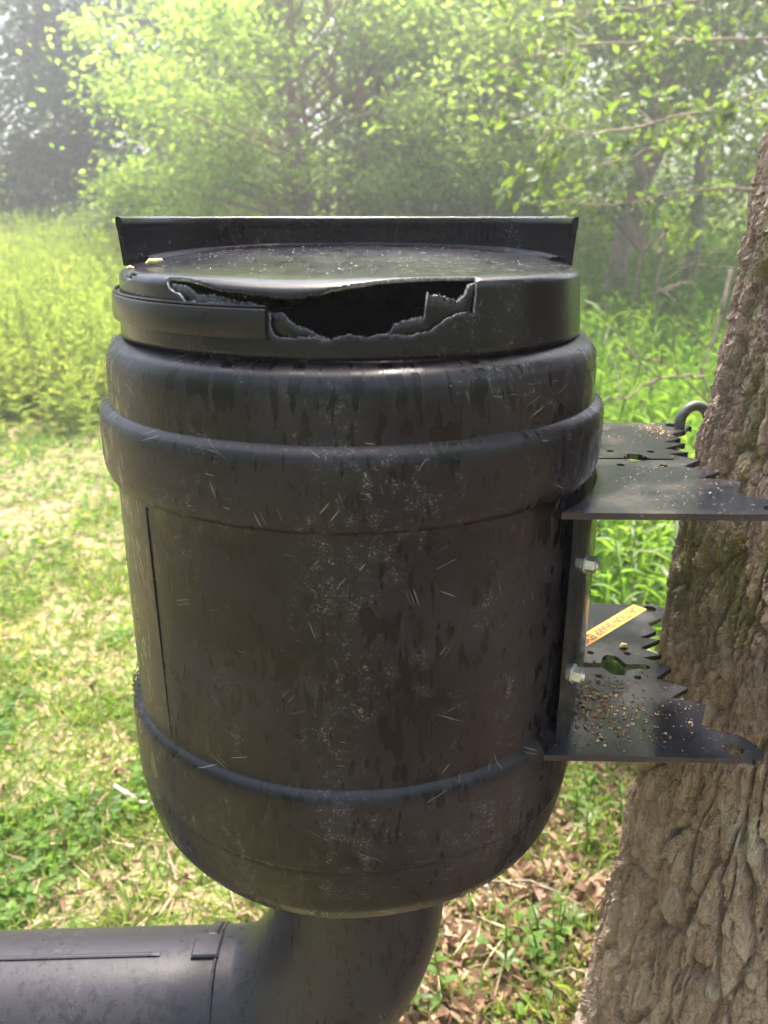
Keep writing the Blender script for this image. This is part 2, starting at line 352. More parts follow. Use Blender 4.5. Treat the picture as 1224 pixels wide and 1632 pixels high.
# ---------------- the near tree trunk ----------------
def worley(u, v, k=0):
    iu, iv = np.floor(u), np.floor(v); f1 = np.full(u.shape, 9.); f2 = np.full(u.shape, 9.); idn = np.zeros(u.shape); tl = np.zeros(u.shape)
    for a in (-1, 0, 1):
        for b in (-1, 0, 1):
            cu, cv = iu + a, iv + b
            pu = cu + hash2(cu, cv, k); pv = cv + hash2(cu, cv, k + 3)
            du, dv = u - pu, v - pv
            d = np.hypot(du, dv); n = d < f1
            slope = du * (hash2(cu, cv, k + 7) - .5) * 2 + dv * (hash2(cu, cv, k + 8) - .62) * 2
            f2 = np.where(n, f1, np.minimum(f2, d)); idn = np.where(n, hash2(cu, cv, k + 5), idn); tl = np.where(n, slope, tl); f1 = np.where(n, d, f1)
    return f1, f2, idn, tl
def trunk_cx(z): return .492 + .035 * np.clip((z - 1.2) / .55, 0, 20) + 0 * z
def trunk_R(z): return np.interp(z, [-.1, 0, .12, .3, .55, .8, 1.1, 1.4, 1.7, 3, 9], [.35, .30, .250, .212, .186, .167, .149, .147, .147, .135, .05])
TY = .82
def build_trunk():
    th = np.concatenate([np.linspace(rad(100), rad(325), 370), np.linspace(rad(325), rad(460), 40)[1:-1]])
    z = np.concatenate([np.linspace(-.08, .45, 60), np.linspace(.45, 1.85, 500)[1:], np.linspace(1.85, 9, 90)[1:]])
    T, Z = np.meshgrid(th, z, indexing='ij')
    per = 1.05
    u = T / (2 * np.pi) * per; v = Z
    # vertically stretched, wandering plates with furrows between
    wu = u + .012 * (fbm(u * 9, v * 5, 3, 2) - .5) * 2 + .005 * (fbm(u * 60, v * 45, 3, 5) - .5) * 2
    wv = v + .06 * (fbm(u * 12, v * 8, 3, 6) - .5) * 2 + .012 * (fbm(u * 70, v * 50, 2, 9) - .5)
    f1, f2, idn, t1 = worley(wu * 24, wv * 6.5, 1)
    e = np.clip((f2 - f1) / .17, 0, 1) ** .7
    g1, g2, idg, t2 = worley(wu * 55 + 5 + 3 * idn, wv * 22 + 2 * idn, 4)
    e2 = np.clip((g2 - g1) / .10, 0, 1)
    k1, k2, idk, t3 = worley(wu * 135 + 2, wv * 80, 7)
    e3 = np.clip((k2 - k1) / .12, 0, 1)
    q1, q2, idq, t4 = worley(u * 300, v * 210, 12)
    fl = fbm(u * 70, v * 45, 3, 11) - .5
    ver = np.abs(fbm(wu * 34, v * 3.0, 3, 21) - .47); crk = np.clip(ver / .030, 0, 1) ** .7
    h = .0135 * e + .0035 * e2 + .0012 * e3 + .007 * (idn - .5) * e + .0060 * t1 * e + .0042 * (idg - .5) * e + .0045 * t2 * e2 + .0022 * (idk - .5) + .0022 * t3 + .0011 * (idq - .5) + .0025 * fl + .0140 * (crk - 1)
    big = .011 * np.sin(T * 3 + Z * .7) + .007 * np.sin(T * 5 + 1 - Z) + .05 * np.clip(.35 - Z, 0, .5) * np.sin(T * 4 + 1)
    fade = np.clip((9 - Z) / 4, .2, 1)
    Rr = trunk_R(Z) + (h - .012 + big) * fade
    cx = trunk_cx(Z)
    V = np.stack([cx + Rr * np.cos(T), TY + Rr * np.sin(T), Z], -1)
    W = V.reshape(-1, 3)
    def blob(p, r):
        d = np.linalg.norm((W - np.array(p)) / np.array(r), axis=1); return np.clip(1.4 - d, 0, 1)
    lich = np.maximum.reduce([1.2 * blob((.327, .68, .868), (.016, .06, .020)), .75 * blob((.355, .67, 1.17), (.022, .06, .06)), .6 * blob((.37, .67, .99), (.03, .06, .03))])
    moss = np.maximum.reduce([.9 * blob((.335, .78, 1.23), (.03, .10, .10)), blob((.40, .68, 1.43), (.05, .08, .07)), .8 * blob((.33, .80, 1.42), (.04, .08, .05)), .8 * blob((.44, .66, 1.36), (.07, .08, .03))])
    F = grid_faces(len(th), len(z), True)
    return mesh_np('trunk', W, F, M['bark'], smooth=False, attrs={'lichen': lich, 'moss': moss, 'plate': (idg * .6 + idk * .25 + idn * .35 - .1).ravel()})
oak = empty('oak_tree', (0, 0, 0), label='large rough barked tree with moss, gripped by the toothed plates beside the drum', category='tree')
obj('trunk', build_trunk(), oak)
def crown_leaves(centers, rads, n, L, flat=.5, tmpl=LEAF2, droop=-.25):
    k = R_.integers(0, len(centers), n); c = centers[k]; r = rads[k]
    P = c + R_.normal(size=(n, 3)) * r[:, None] * np.array([1, 1, flat]) * .5
    A = rdir(n, droop, .5); Nn = rdir(n, 1.2, .8)
    s = L * R_.uniform(.6, 1.25, n)
    return scatter(tmpl[0], tmpl[1], P, A, Nn, s * .55, s)
def limb(mb, a, b, r0, r1, sag=.1, n=5, k=6):
    t = np.linspace(0, 1, k)[:, None]; a, b = np.array(a, float), np.array(b, float)
    w = R_.normal(size=3) * np.linalg.norm(b - a) * .05
    p = a + (b - a) * t + np.sin(t * np.pi) * (w + np.array([0, 0, sag * np.linalg.norm(b - a)]))
    V, F = tube(p, np.linspace(r0, r1, k), n); mb.add(V, F); return p
# its high crown
mb = MB(); cs = []
for i in range(26):
    a = R_.uniform(0, 2 * np.pi); rr = R_.uniform(.8, 2.6); zz = R_.uniform(6.2, 9.8)
    c = np.array([3.1 + rr * np.cos(a), -.3 + rr * np.sin(a), zz]); z0 = R_.uniform(4.2, 8)
    limb(mb, (float(trunk_cx(np.array(z0))), TY, z0), c, .035, .008); cs.append(c)
obj('limb', mb.mesh('limb', M['trunkfar'], True), oak, kind='stuff')
V, F = crown_leaves(np.array(cs), np.full(26, 1.0), 9000, .10)
obj('crown', mesh_np('crown', V, F, M['mid']), oak, kind='stuff')

# ---------------- the feeder ----------------
BX, BY = -.031, .82
feeder = empty('wildlife_feeder', (BX, BY, 0), label='black plastic feeder drum with chewed lid, bolted to the tree, pipe leaving its bottom', category='feeder')
def fob(name, me, parent=None, **p):
    o = obj(name, me, parent or feeder, **p)
    if parent is None: o.location = (-BX, -BY, 0)      # meshes are in world coordinates, parent sits at the drum base
    return o
dprof = smooth_prof([(.2125, 1.500), (.2135, 1.4975), (.2215, 1.4965), (.2300, 1.4915), (.2350, 1.4830), (.2368, 1.472), (.2380, 1.4430), (.2380, 1.4415)], .0022, 2)
rib = smooth_prof([(.2382, 1.4405), (.2400, 1.4398), (.2455, 1.4350), (.2478, 1.4290), (.2484, 1.4200), (.2484, 1.395), (.2478, 1.384), (.2450, 1.3755), (.2405, 1.3715), (.2378, 1.3705)], .0015, 2)
body = smooth_prof([(.2376, 1.3700), (.2374, 1.30), (.2368, 1.20), (.2360, 1.1310)], .012, 0)
low = smooth_prof([(.2362, 1.1305), (.2375, 1.1300), (.2430, 1.1255), (.2452, 1.1180), (.2455, 1.10), (.2445, 1.0480)], .002, 2)
seam = np.array([(.2432, 1.0465), (.2432, 1.0450)])
bot = smooth_prof([(.2438, 1.044), (.2405, 1.020), (.2353, .993), (.2255, .974), (.2110, .9645), (.2085, .961), (.2060, .9600), (.18, .9610), (.11, .962)], .003, 2)
prof = np.concatenate([dprof, rib, body, low, seam, bot])
V, F, UV = revolve(prof, 288, BX, BY)
# slight hand-made unevenness, and the shallow vertical mould line
thv = np.arctan2(V[:, 1] - BY, V[:, 0] - BX); 
rv = np.hypot(V[:, 0] - BX, V[:, 1] - BY)
dr = .0012 * np.sin(3 * thv + V[:, 2] * 9) + .0008 * np.sin(7 * thv - V[:, 2] * 5)
V[:, 0] += dr * np.cos(thv); V[:, 1] += dr * np.sin(thv)
drum_me = mesh_np('drum', V, F, M['drum'], UV, True)
drum = fob('drum', drum_me)
# drum wall thickness: an inner skin
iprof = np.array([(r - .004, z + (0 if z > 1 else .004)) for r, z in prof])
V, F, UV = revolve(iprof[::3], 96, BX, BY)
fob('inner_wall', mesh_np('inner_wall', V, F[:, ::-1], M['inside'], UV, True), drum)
# mould line strip
def on_drum(az, z, off=0.):
    r = np.interp(-z, -prof[:, 1], prof[:, 0]) + off
    return np.array([BX + r * math.cos(az), BY + r * math.sin(az), z])
P = [on_drum(rad(223.5), z, .0002) for z in np.linspace(1.366, 1.135, 12)]
V, F = tube(P, .0006, 6); fob('mould_line', mesh_np('mould_line', V, F, M['drum'], np.zeros((len(V), 2)), True), drum)
# moss smear on the left end of the lower rib
n = 260; az = rad(180) + np.abs(R_.normal(0, .22, n)) * 1.6 + .02; az = az[az < rad(229)]
n = len(az); zz = 1.126 + R_.normal(0, .0035, n)
P = np.stack([BX + (.2418 + R_.uniform(0, .004, n)) * np.cos(az), BY + (.2418 + R_.uniform(0, .004, n)) * np.sin(az), zz], -1)
out_ = np.stack([np.cos(az), np.sin(az), .5 + 0 * az], -1) + R_.normal(0, .4, (n, 3))
V, F = scatter(BLADE[0], BLADE[1], P, out_, rdir(n), .0012, .0022)
M['moss'] = plain('dark_moss', (.035, .06, .03), .9, (.015, .03, .02), 300)
fob('moss_smear', mesh_np('moss_smear', V, F, M['moss']), drum, kind='stuff')

# neck of the drum, gnawed down in front (angle, height of its edge)
NECK = [(-2.2744, 1.5508), (-2.1762, 1.5494), (-2.1253, 1.5439), (-2.0411, 1.5432), (-1.9724, 1.5406), (-1.8949, 1.5394), (-1.8229, 1.5321), (-1.7833, 1.5332), (-1.7548, 1.528), (-1.733, 1.5235), (-1.6908, 1.5219), (-1.656, 1.5174), (-1.6124, 1.5143), (-1.5553, 1.5162), (-1.4833, 1.5138), (-1.4458, 1.5159), (-1.4015, 1.5189), (-1.3905, 1.5244), (-1.339, 1.5282), (-1.277, 1.5291), (-1.2729, 1.5355), (-1.2693, 1.5462), (-1.222, 1.5442), (-1.1528, 1.5405), (-1.1205, 1.5452), (-1.1062, 1.5519), (-1.0801, 1.5530)]
ne = np.array(NECK)
th = np.linspace(-np.pi, np.pi, 1201)
top = np.interp(th, ne[:, 0], ne[:, 1], left=1.5535, right=1.5535)
inh = (th > -2.27) & (th < -1.09)
top = top + inh * (.0022 * (fbm(th * 90, th * 0, 4, 3) - .5) + .0014 * (vnoise(th * 420, th * 0, 9) - .5)); top = np.minimum(top, 1.5535)
rows = []; mi = []
ro, ri = .2118, .2085
for k in range(6):
    t = k / 5; z = 1.497 + (top - 1.497) * t; wob = (inh * .0012 * (fbm(th * 40, t * 3 + 0 * th, 3, 7) - .5)) * t
    rows.append(np.stack([BX + (ro + wob) * np.cos(th), BY + (ro + wob) * np.sin(th), z], -1))
for k in range(6):
    t = 1 - k / 5; z = 1.497 + (top - 1.497) * t; wob = inh * .0010 * (fbm(th * 60, 5 + 0 * th, 3, 4) - .5)
    rows.append(np.stack([BX + (ri + wob) * np.cos(th), BY + (ri + wob) * np.sin(th), z - .0006 * (vnoise(th * 300, th * 0) - .3) * t], -1))
V = np.stack(rows, 1).reshape(-1, 3); F = grid_faces(len(th), 12)
mi = np.zeros((len(th) - 1, 11), int); mi[:, 5] = inh[:-1]; mi[:, 6] = inh[:-1] & (vnoise(np.arange(1200) * .3, np.zeros(1200), 2) > .4)
UV = np.stack([np.repeat(th * .22, 12), V[:, 2]], -1)
fob('neck', mesh_np('neck', V, F, [M['lid'], M['torn']], UV, True, mi.ravel()), drum)

# lid: disc + skirt as one sheet in an unrolled chart, the chewed hole cut out of it
LP = np.array([(0, 0, 1.560), (.200, .200, 1.558), (.208, .208, 1.557), (.2135, .2125, 1.5545), (.2175, .215, 1.551), (.2685, .219, 1.500)])
HOLE = [(0.2132, -2.2705), (0.211, -2.1983), (0.2144, -2.1135), (0.2177, -2.0335), (0.2189, -1.9486), (0.2206, -1.8648), (0.2214, -1.7393), (0.2199, -1.6555), (0.2153, -1.6009), (0.2133, -1.5354), (0.2084, -1.4501), (0.2053, -1.3579), (0.2034, -1.2209), (0.2061, -1.0658), (0.2134, -1.0832), (0.2259, -1.0907), (0.2368, -1.0937), (0.2358, -1.1468), (0.2386, -1.1906), (0.2437, -1.2309), (0.2487, -1.2701), (0.2514, -1.3393), (0.2501, -1.4065), (0.2495, -1.449), (0.2525, -1.4851), (0.2497, -1.5354), (0.2497, -1.5543), (0.2538, -1.6093), (0.2512, -1.6578), (0.2523, -1.7201), (0.2526, -1.786), (0.2505, -1.8037), (0.2443, -1.8167), (0.2371, -1.8137), (0.2328, -1.827), (0.2304, -1.8798), (0.23, -1.9524), (0.2293, -2.0269), (0.23, -2.0994), (0.2299, -2.1692), (0.2242, -2.201), (0.2201, -2.2525)]
NOTCH = [(0.2126, -2.6095), (0.21, -2.5891), (0.2108, -2.5318), (0.2151, -2.5137), (0.218, -2.5625), (0.2171, -2.6195)]
def in_poly(p, poly):
    x, y = p[:, 0], p[:, 1]; ins = np.zeros(len(p), bool); n = len(poly)
    for i in range(n):
        x1, y1 = poly[i]; x2, y2 = poly[(i + 1) % n]
        c = ((y1 > y) != (y2 > y)) & (x < (x2 - x1) * (y - y1) / (y2 - y1 + 1e-15) + x1); ins ^= c
    return ins
def jag(poly, step, amp, seed):
    poly = np.array(poly); out = []
    for i in range(len(poly)):
        a, b = poly[i], poly[(i + 1) % len(poly)]; k = max(1, int(np.hypot(*(b - a)) / step))
        for j in range(k): out.append(a + (b - a) * j / k)
    out = np.array(out); s = np.arange(len(out)).astype(float)
    nx = fbm(s * .21, s * 0 + seed, 4, seed) - .47; ny = fbm(s * .21 + 50, s * 0, 4, seed + 3) - .47
    r2 = np.random.default_rng(seed).normal(size=(len(out), 2)) * .22
    return out + amp * (np.stack([nx, ny], -1) * 2 + r2)
def pol(a): a = np.array(a); return np.stack([a[:, 0] * np.cos(a[:, 1]), a[:, 0] * np.sin(a[:, 1])], -1)
hole = jag(pol(HOLE), .0014, .0011, 3); notch = jag(pol(NOTCH), .0014, .0008, 5)
pts = [np.zeros((1, 2))]
for q in list(np.linspace(.02, .19, 14)) + list(np.linspace(.197, .222, 14)) + list(np.linspace(.226, .2635, 14)):
    k = 240 if q > .1 else max(12, int(240 * q / .1)); a = np.arange(k) / k * 2 * np.pi
    pts.append(np.stack([q * np.cos(a), q * np.sin(a)], -1))
rim_n = 240; a = np.arange(rim_n) / rim_n * 2 * np.pi; rimp = .2685 * np.stack([np.cos(a), np.sin(a)], -1)
g = np.concatenate(pts)
keep = ~in_poly(g, hole) & ~in_poly(g, notch)
for P_ in (hole, notch):
    d = np.full(len(g), 9.)
    for q in P_: d = np.minimum(d, np.hypot(*(g - q).T))
    keep &= d > .0016
g = g[keep]
allp = np.concatenate([rimp, hole, notch, g])
def ring(o, n): return [(o + i, o + (i + 1) % n) for i in range(n)]
edges = ring(0, rim_n) + ring(rim_n, len(hole)) + ring(rim_n + len(hole), len(notch))
res = delaunay_2d_cdt([Vector(p) for p in allp], edges, [], 0, 1e-7)
cv = np.array([tuple(v) for v in res[0]]); cf = np.array([f for f in res[2] if len(f) == 3])
cen = cv[cf].mean(1); cf = cf[~in_poly(cen, hole) & ~in_poly(cen, notch)]
def lid_surface(p, off):
    rho = np.hypot(p[:, 0], p[:, 1]); t = np.arctan2(p[:, 1], p[:, 0])
    r = np.interp(rho, LP[:, 0], LP[:, 1]); z = np.interp(rho, LP[:, 0], LP[:, 2])
    dz = (np.interp(rho + .002, LP[:, 0], LP[:, 2]) - np.interp(rho - .002, LP[:, 0], LP[:, 2])) / .004
    ds = (np.interp(rho + .002, LP[:, 0], LP[:, 1]) - np.interp(rho - .002, LP[:, 0], LP[:, 1])) / .004
    nr, nz = -dz, ds; l = np.hypot(nr, nz) + 1e-9; nr, nz = nr / l, nz / l
    z = z + .010 * np.clip(np.sin(t), 0, 1) * np.clip(r / .2, 0, 1) * (rho < .23) * np.clip((.226 - rho) / .01, 0, 1)   # the top bows up towards the back
    z = z + .0012 * (fbm(p[:, 0] * 22, p[:, 1] * 22, 3, 2) - .5) * (rho < .21)
    # the chewed lip is bent down a little in front
    bend = np.clip((rho - .17) / .04, 0, 1) ** 2 * np.exp(-((t + 1.78) / .28) ** 2) * (rho < .2235)
    z = z - .0035 * bend
    # thin torn flange on the skirt is dished inwards beside the hole
    r = r + off * nr; z = z + off * nz
    return np.stack([BX + r * np.cos(t), BY + r * np.sin(t), z], -1)
Vo = lid_surface(cv, 0); Vi = lid_surface(cv, -.0028)
e = np.concatenate([cf[:, [0, 1]], cf[:, [1, 2]], cf[:, [2, 0]]]); es = set(map(tuple, e)); be = np.array([q for q in map(tuple, e) if (q[1], q[0]) not in es])
nv = len(cv)
rimq = np.stack([be[:, 1], be[:, 0], be[:, 0] + nv, be[:, 1] + nv], -1)
isrim = np.hypot(*cv[be[:, 0]].T) > .267
V = np.concatenate([Vo, Vi]); Ft = np.concatenate([cf, cf[:, ::-1] + nv])
midx = np.concatenate([np.zeros(len(Ft), int), np.where(isrim, 0, 1)])
tt = np.arctan2(V[:, 1] - BY, V[:, 0] - BX); rr = np.hypot(V[:, 0] - BX, V[:, 1] - BY)
UV = np.where((rr > .2145)[:, None], np.stack([tt * .22, V[:, 2]], -1), V[:, :2] * .7 + 3)
lid = fob('lid', mesh_np('lid', V, [Ft, rimq], [M['lid'], M['torn']], UV, True, midx), label='chewed lid with a ragged hole in its front edge')
# fuzzy shreds of plastic along the torn edge
hb = be[~isrim]; sel = R_.random(len(hb)) < .5; hb = hb[sel]
P = (Vo[hb[:, 0]] + Vi[hb[:, 1]]) / 2; A = rdir(len(P)) * .7 + (Vo[hb[:, 0]] - np.array([BX, BY, 1.45])) * 1.5
V, F = scatter(BLADE[0], BLADE[1], P, A, rdir(len(P)), R_.uniform(.0005, .0014, len(P)), R_.uniform(.0008, .0030, len(P)))
fob('torn_shreds', mesh_np('torn_shreds', V, F, M['torn']), lid, kind='stuff')
selm = (th > -2.26) & (th < -1.1); thn = th[selm]; tn = top[selm]
thn2 = np.repeat(thn, 2); P = np.stack([BX + R_.uniform(ri, ro, len(thn2)) * np.cos(thn2), BY + R_.uniform(ri, ro, len(thn2)) * np.sin(thn2), np.repeat(tn, 2)], -1)
V, F = scatter(BLADE[0], BLADE[1], P, rdir(len(P), .5), rdir(len(P)), R_.uniform(.0008, .0018, len(P)), R_.uniform(.001, .0026, len(P)))
fob('torn_shreds', mesh_np('torn_shreds', V, F, M['torn']), drum, kind='stuff')

def arc_sweep(sec, a0, a1, n, cap=True):
    """closed (r,z) section swept round the lid axis"""
    sec = np.array(sec); m = len(sec); t = np.linspace(a0, a1, n)
    V = np.stack([BX + sec[None, :, 0] * np.cos(t)[:, None], BY + sec[None, :, 0] * np.sin(t)[:, None], np.broadcast_to(sec[None, :, 1], (n, m))], -1).reshape(-1, 3)
    i = np.arange(n - 1)[:, None]; j = np.arange(m)[None]; j2 = (j + 1) % m
    F = np.stack([i * m + j, (i + 1) * m + j, (i + 1) * m + j2, i * m + j2], -1).reshape(-1, 4)
    return V, F, np.stack([np.repeat(t * .22, m), V[:, 2]], -1), [list(range(m)), list(range((n - 1) * m, n * m))[::-1]]
def sweep_obj(name, sec, a0, a1, n, mm, parent, shape=None, **p):
    V, F, UV, caps = arc_sweep(sec, a0, a1, n)
    if shape is not None: V = shape(V)
    me = mesh_np(name, V, [F, np.array(caps)], mm, UV, True)
    try: me.set_sharp_from_angle(angle=rad(35))
    except Exception: pass
    return fob(name, me, parent, **p)
# raised wall standing on the back half of the lid
wsec = [(.2095, 1.556), (.2098, 1.587), (.2101, 1.5885), (.2104, 1.5915), (.2104, 1.5975), (.2098, 1.5995), (.2075, 1.6000), (.2050, 1.5985), (.2044, 1.5965), (.2046, 1.5905), (.2056, 1.5880), (.2060, 1.586), (.2050, 1.556)]
def wshape(V):
    t = np.arctan2(V[:, 1] - BY, V[:, 0] - BX); k = 1 + .012 * (fbm(t * 3, t * 0, 2) - .5)
    V[:, 0] = BX + (V[:, 0] - BX) * k; V[:, 1] = BY + (V[:, 1] - BY) * k
    V[:, 2] += .0006 * (fbm(t * 25, t * 0, 3, 5) - .5) * (V[:, 2] > 1.59)
    V[:, 0] = np.where(V[:, 0] < BX, BX + (V[:, 0] - BX) * 1.028, V[:, 0])
    # the cut ends lean in a little towards the foot
    low_ = np.clip((1.60 - V[:, 2]) / .044, 0, 1)
    V[:, 0] = BX + (V[:, 0] - BX) * (1.015 - .012 * low_)
    return V
sweep_obj('raised_wall', wsec, rad(-4), rad(184), 220, M['lid'], lid, wshape)
# double ridge where the wall meets the top
for rr_, zz_ in ((.2035, 1.5665), (.1985, 1.5660)):
    sec = [(rr_ + .0030 * math.cos(q), zz_ - .0032 + .0034 * math.sin(q)) for q in np.linspace(0, 2 * np.pi, 9)[:-1]]
    def rshape(V):
        t = np.arctan2(V[:, 1] - BY, V[:, 0] - BX); V[:, 2] += -.0045 + .010 * np.clip(np.sin(t), 0, 1); return V
    sweep_obj('ridge', sec, rad(6), rad(174), 160, M['lid'], lid, rshape)
# grip band on the left and rear, broken off where the skirt was chewed
bsec = [(.2150, 1.5375), (.2205, 1.5378), (.2226, 1.5365), (.2234, 1.5345), (.2242, 1.5190), (.2234, 1.5155), (.2205, 1.5145), (.2160, 1.5140)]
sweep_obj('grip_band', bsec, rad(100), rad(360) - 1.822, 150, M['lid'], lid)
sec = [(.2205 + .0012 * math.cos(q), 1.5385 + .0012 * math.sin(q)) for q in np.linspace(0, 2 * np.pi, 7)[:-1]]
sweep_obj('band_ridge', sec, rad(100), rad(360) - 1.822, 120, M['lid'], lid)

# brackets: plates in plan, mouth of teeth towards the trunk
def plate_mesh(name, outer, holes, z, t, mm, jagstep=None):
    pts = list(outer); edges = ring(0, len(outer))
    for h in holes: edges += ring(len(pts), len(h)); pts += list(h)
    res = delaunay_2d_cdt([Vector(p) for p in pts], edges, [], 0, 1e-6)
    v = np.array([tuple(q) for q in res[0]]); f = np.array([q for q in res[2] if len(q) == 3]); c = v[f].mean(1)
    k = in_poly(c, outer)
    for h in holes: k &= ~in_poly(c, h)
    f = f[k]; n = len(v)
    b = .0006
    e = np.concatenate([f[:, [0, 1]], f[:, [1, 2]], f[:, [2, 0]]]); es = set(map(tuple, e)); be = np.array([q for q in map(tuple, e) if (q[1], q[0]) not in es])
    V = np.concatenate([np.c_[v, np.full(n, z)], np.c_[v, np.full(n, z - t)]])
    Q = np.stack([be[:, 1], be[:, 0], be[:, 0] + n, be[:, 1] + n], -1)
    return mesh_np(name, V, [np.concatenate([f, f[:, ::-1] + n]), Q], mm, np.concatenate([v, v]))
def circ(x, y, r, n=16, sy=1): return [(x + r * math.cos(a), y + sy * r * math.sin(a)) for a in np.arange(n) / n * 2 * np.pi]
def rnd(pts, r, n=4):
    """round the corners of a polygon"""
    out = []; pts = [np.array(p, float) for p in pts]
    for i, p in enumerate(pts):
        a, b = pts[i - 1] - p, pts[(i + 1) % len(pts)] - p; la, lb = np.linalg.norm(a), np.linalg.norm(b); q = min(r, la * .45, lb * .45)
        s, e_ = p + a / la * q, p + b / lb * q
        for t in np.linspace(0, 1, n): out.append(tuple((1 - t) ** 2 * s + 2 * t * (1 - t) * p + t * t * e_))
    return out
right = rnd([(.352, .642), (.367, .656), (.360, .678), (.348, .693)], .008) + \
    [(.322, .705), (.341, .742), (.308, .7545), (.333, .774), (.303, .7925), (.3285, .816), (.303, .8395), (.3265, .845), (.3065, .8615), (.3365, .882), (.314, .8875), (.3385, .903), (.3345, .9235), (.357, .940)] + \
    rnd([(.372, .953), (.366, .974), (.348, .983)], .008)
arc = [(BX + .2465 * math.cos(a), BY + .2465 * math.sin(a)) for a in np.linspace(rad(41), rad(-41), 24)]
outer = [(.152, .655)] + right + [(.152, .984)] + arc
slot = rnd([(.219, .8165), (.250, .8165), (.257, .801), (.271, .799), (.277, .812), (.300, .812), (.306, .8175), (.301, .8235), (.278, .8245), (.273, .842), (.262, .846), (.255, .839), (.251, .8265), (.219, .8265)], .003)
slot2 = rnd([(.219, .8185), (.250, .8185), (.258, .814), (.268, .813), (.276, .8155), (.300, .8155), (.304, .8180), (.300, .8205), (.2775, .8220), (.273, .836), (.262, .840), (.256, .8355), (.251, .8235), (.219, .8235)], .003)
smallh = [circ(.244, .850, .0042), circ(.287, .848, .0042), circ(.241, .798, .0042), circ(.284, .795, .0042)]
ears = [circ(.3385, .664, .0095), circ(.3495, .965, .0085)]
up = fob('toothed_plate', plate_mesh('toothed_plate', outer, [slot2] + smallh + ears, 1.362, .006, M['steel']), label='upper toothed steel plate with the hook on its far corner')
lo = fob('toothed_plate', plate_mesh('toothed_plate', outer, [slot] + smallh + ears, 1.115, .006, M['steel']), label='lower toothed steel plate with yellow sharp edges sticker and bark debris')
# curved back plate hugging the drum between the two
t = np.linspace(rad(-36), rad(36), 25); ro_, ri_ = .2505, .2460
Vb = []; 
for q in t:
    for r_, z_ in ((ri_, 1.1155), (ro_, 1.1155), (ro_, 1.3555), (ri_, 1.3555)): Vb.append((BX + r_ * math.cos(q), BY + r_ * math.sin(q), z_))
i = np.arange(24)[:, None]; j = np.arange(4)[None]; j2 = (j + 1) % 4
Fb = np.stack([i * 4 + j, (i + 1) * 4 + j, (i + 1) * 4 + j2, i * 4 + j2], -1).reshape(-1, 4)
Fb = np.concatenate([Fb, [[0, 3, 2, 1][::-1], [96, 97, 98, 99][::-1]]])
bp = fob('back_plate', mesh_np('back_plate', Vb, Fb, M['steel'], np.zeros((len(Vb), 2))))
def bolt(az, z):
    c = np.array([BX + .2505 * math.cos(az), BY + .2505 * math.sin(az), z]); ax = np.array([math.cos(az), math.sin(az), 0]); tx = np.array([-ax[1], ax[0], 0]); tz = np.array([0, 0, 1.])
    mb = MB()
    def prism(n, r0, x0, x1, r1=None, ph=0.):
        r1 = r1 or r0; a = np.arange(n) / n * 2 * np.pi + ph
        A = [c + ax * x0 + r0 * (math.cos(q) * tx + math.sin(q) * tz) for q in a]; B = [c + ax * x1 + r1 * (math.cos(q) * tx + math.sin(q) * tz) for q in a]
        V = np.array(A + B); F = np.array([[k, (k + 1) % n, n + (k + 1) % n, n + k] for k in range(n)]); mb.add(V, F)
        V2 = np.concatenate([B, [c + ax * (x1 + .0004)]]); mb.add(V2, np.array([[k, (k + 1) % n, n] for k in range(n)]))
    prism(20, .0098, 0, .0015); prism(6, .0082, .0015, .0092, ph=.3); prism(6, .0082, .0092, .0100, .0068, ph=.3)
    prism(12, .0042, .0100, .0128)
    fob('bolt', mb.mesh('bolt', M['zinc']), bp)
bolt(rad(-29), 1.296); bolt(rad(-31.5), 1.184)
bolt(rad(20), 1.3185); bolt(rad(22), 1.187)
# sticker with its print
s0, s1 = np.array([.338, .9695]), np.array([.226, .862]); dv = (s1 - s0) / np.linalg.norm(s1 - s0); pv = np.array([-dv[1], dv[0]]); Ls = np.linalg.norm(s1 - s0)
w = .0098; c4 = [s0 - pv * w, s1 - pv * w, s1 + pv * w, s0 + pv * w]
lb = fob('sticker', plate_mesh('sticker', [tuple(q) for q in c4], [], 1.1156, .0004, M['label']), lo)
cu = bpy.data.curves.new('lettering', 'FONT'); cu.body = 'CAUTION SHARP EDGES'; cu.size = .0175; cu.align_x = 'CENTER'; cu.align_y = 'CENTER'; cu.resolution_u = 2; cu.offset = .0005
tob = bpy.data.objects.new('lettering_curve', cu); COL.objects.link(tob); bpy.context.view_layer.update()
tme = bpy.data.meshes.new_from_object(tob.evaluated_get(bpy.context.evaluated_depsgraph_get()))
bpy.data.objects.remove(tob)
n = len(tme.vertices); co = np.empty(n * 3, np.float32); tme.vertices.foreach_get('co', co); co = co.reshape(-1, 3)
wd = np.ptp(co[:, 0]); kx = Ls * .93 / wd; mid = (s0 + s1) / 2
nc = np.c_[mid + co[:, :1] * kx * dv + (co[:, 1:2]) * pv, np.full(n, 1.1159)]
tme.vertices.foreach_set('co', nc.astype(np.float32).ravel()); tme.update(); tme.materials.clear(); tme.materials.append(M['ink']); tme.name = 'lettering'
tme_np = nc; polys = [list(p.vertices) for p in tme.polygons]
tm = bpy.data.meshes.new('sticker_all'); 
# print is joined into the sticker mesh as flat ink
sv = [tuple(v.co) for v in lb.data.vertices]; sf = [list(p.vertices) for p in lb.data.polygons]; k0 = len(sv)
tm.from_pydata(sv + [tuple(q) for q in nc], [], sf + [[i + k0 for i in p] for p in polys]); tm.materials.append(M['label']); tm.materials.append(M['ink'])
for i_, p in enumerate(tm.polygons): p.material_index = 0 if i_ < len(sf) else 1
lb.data = tm; tm.name = 'sticker'
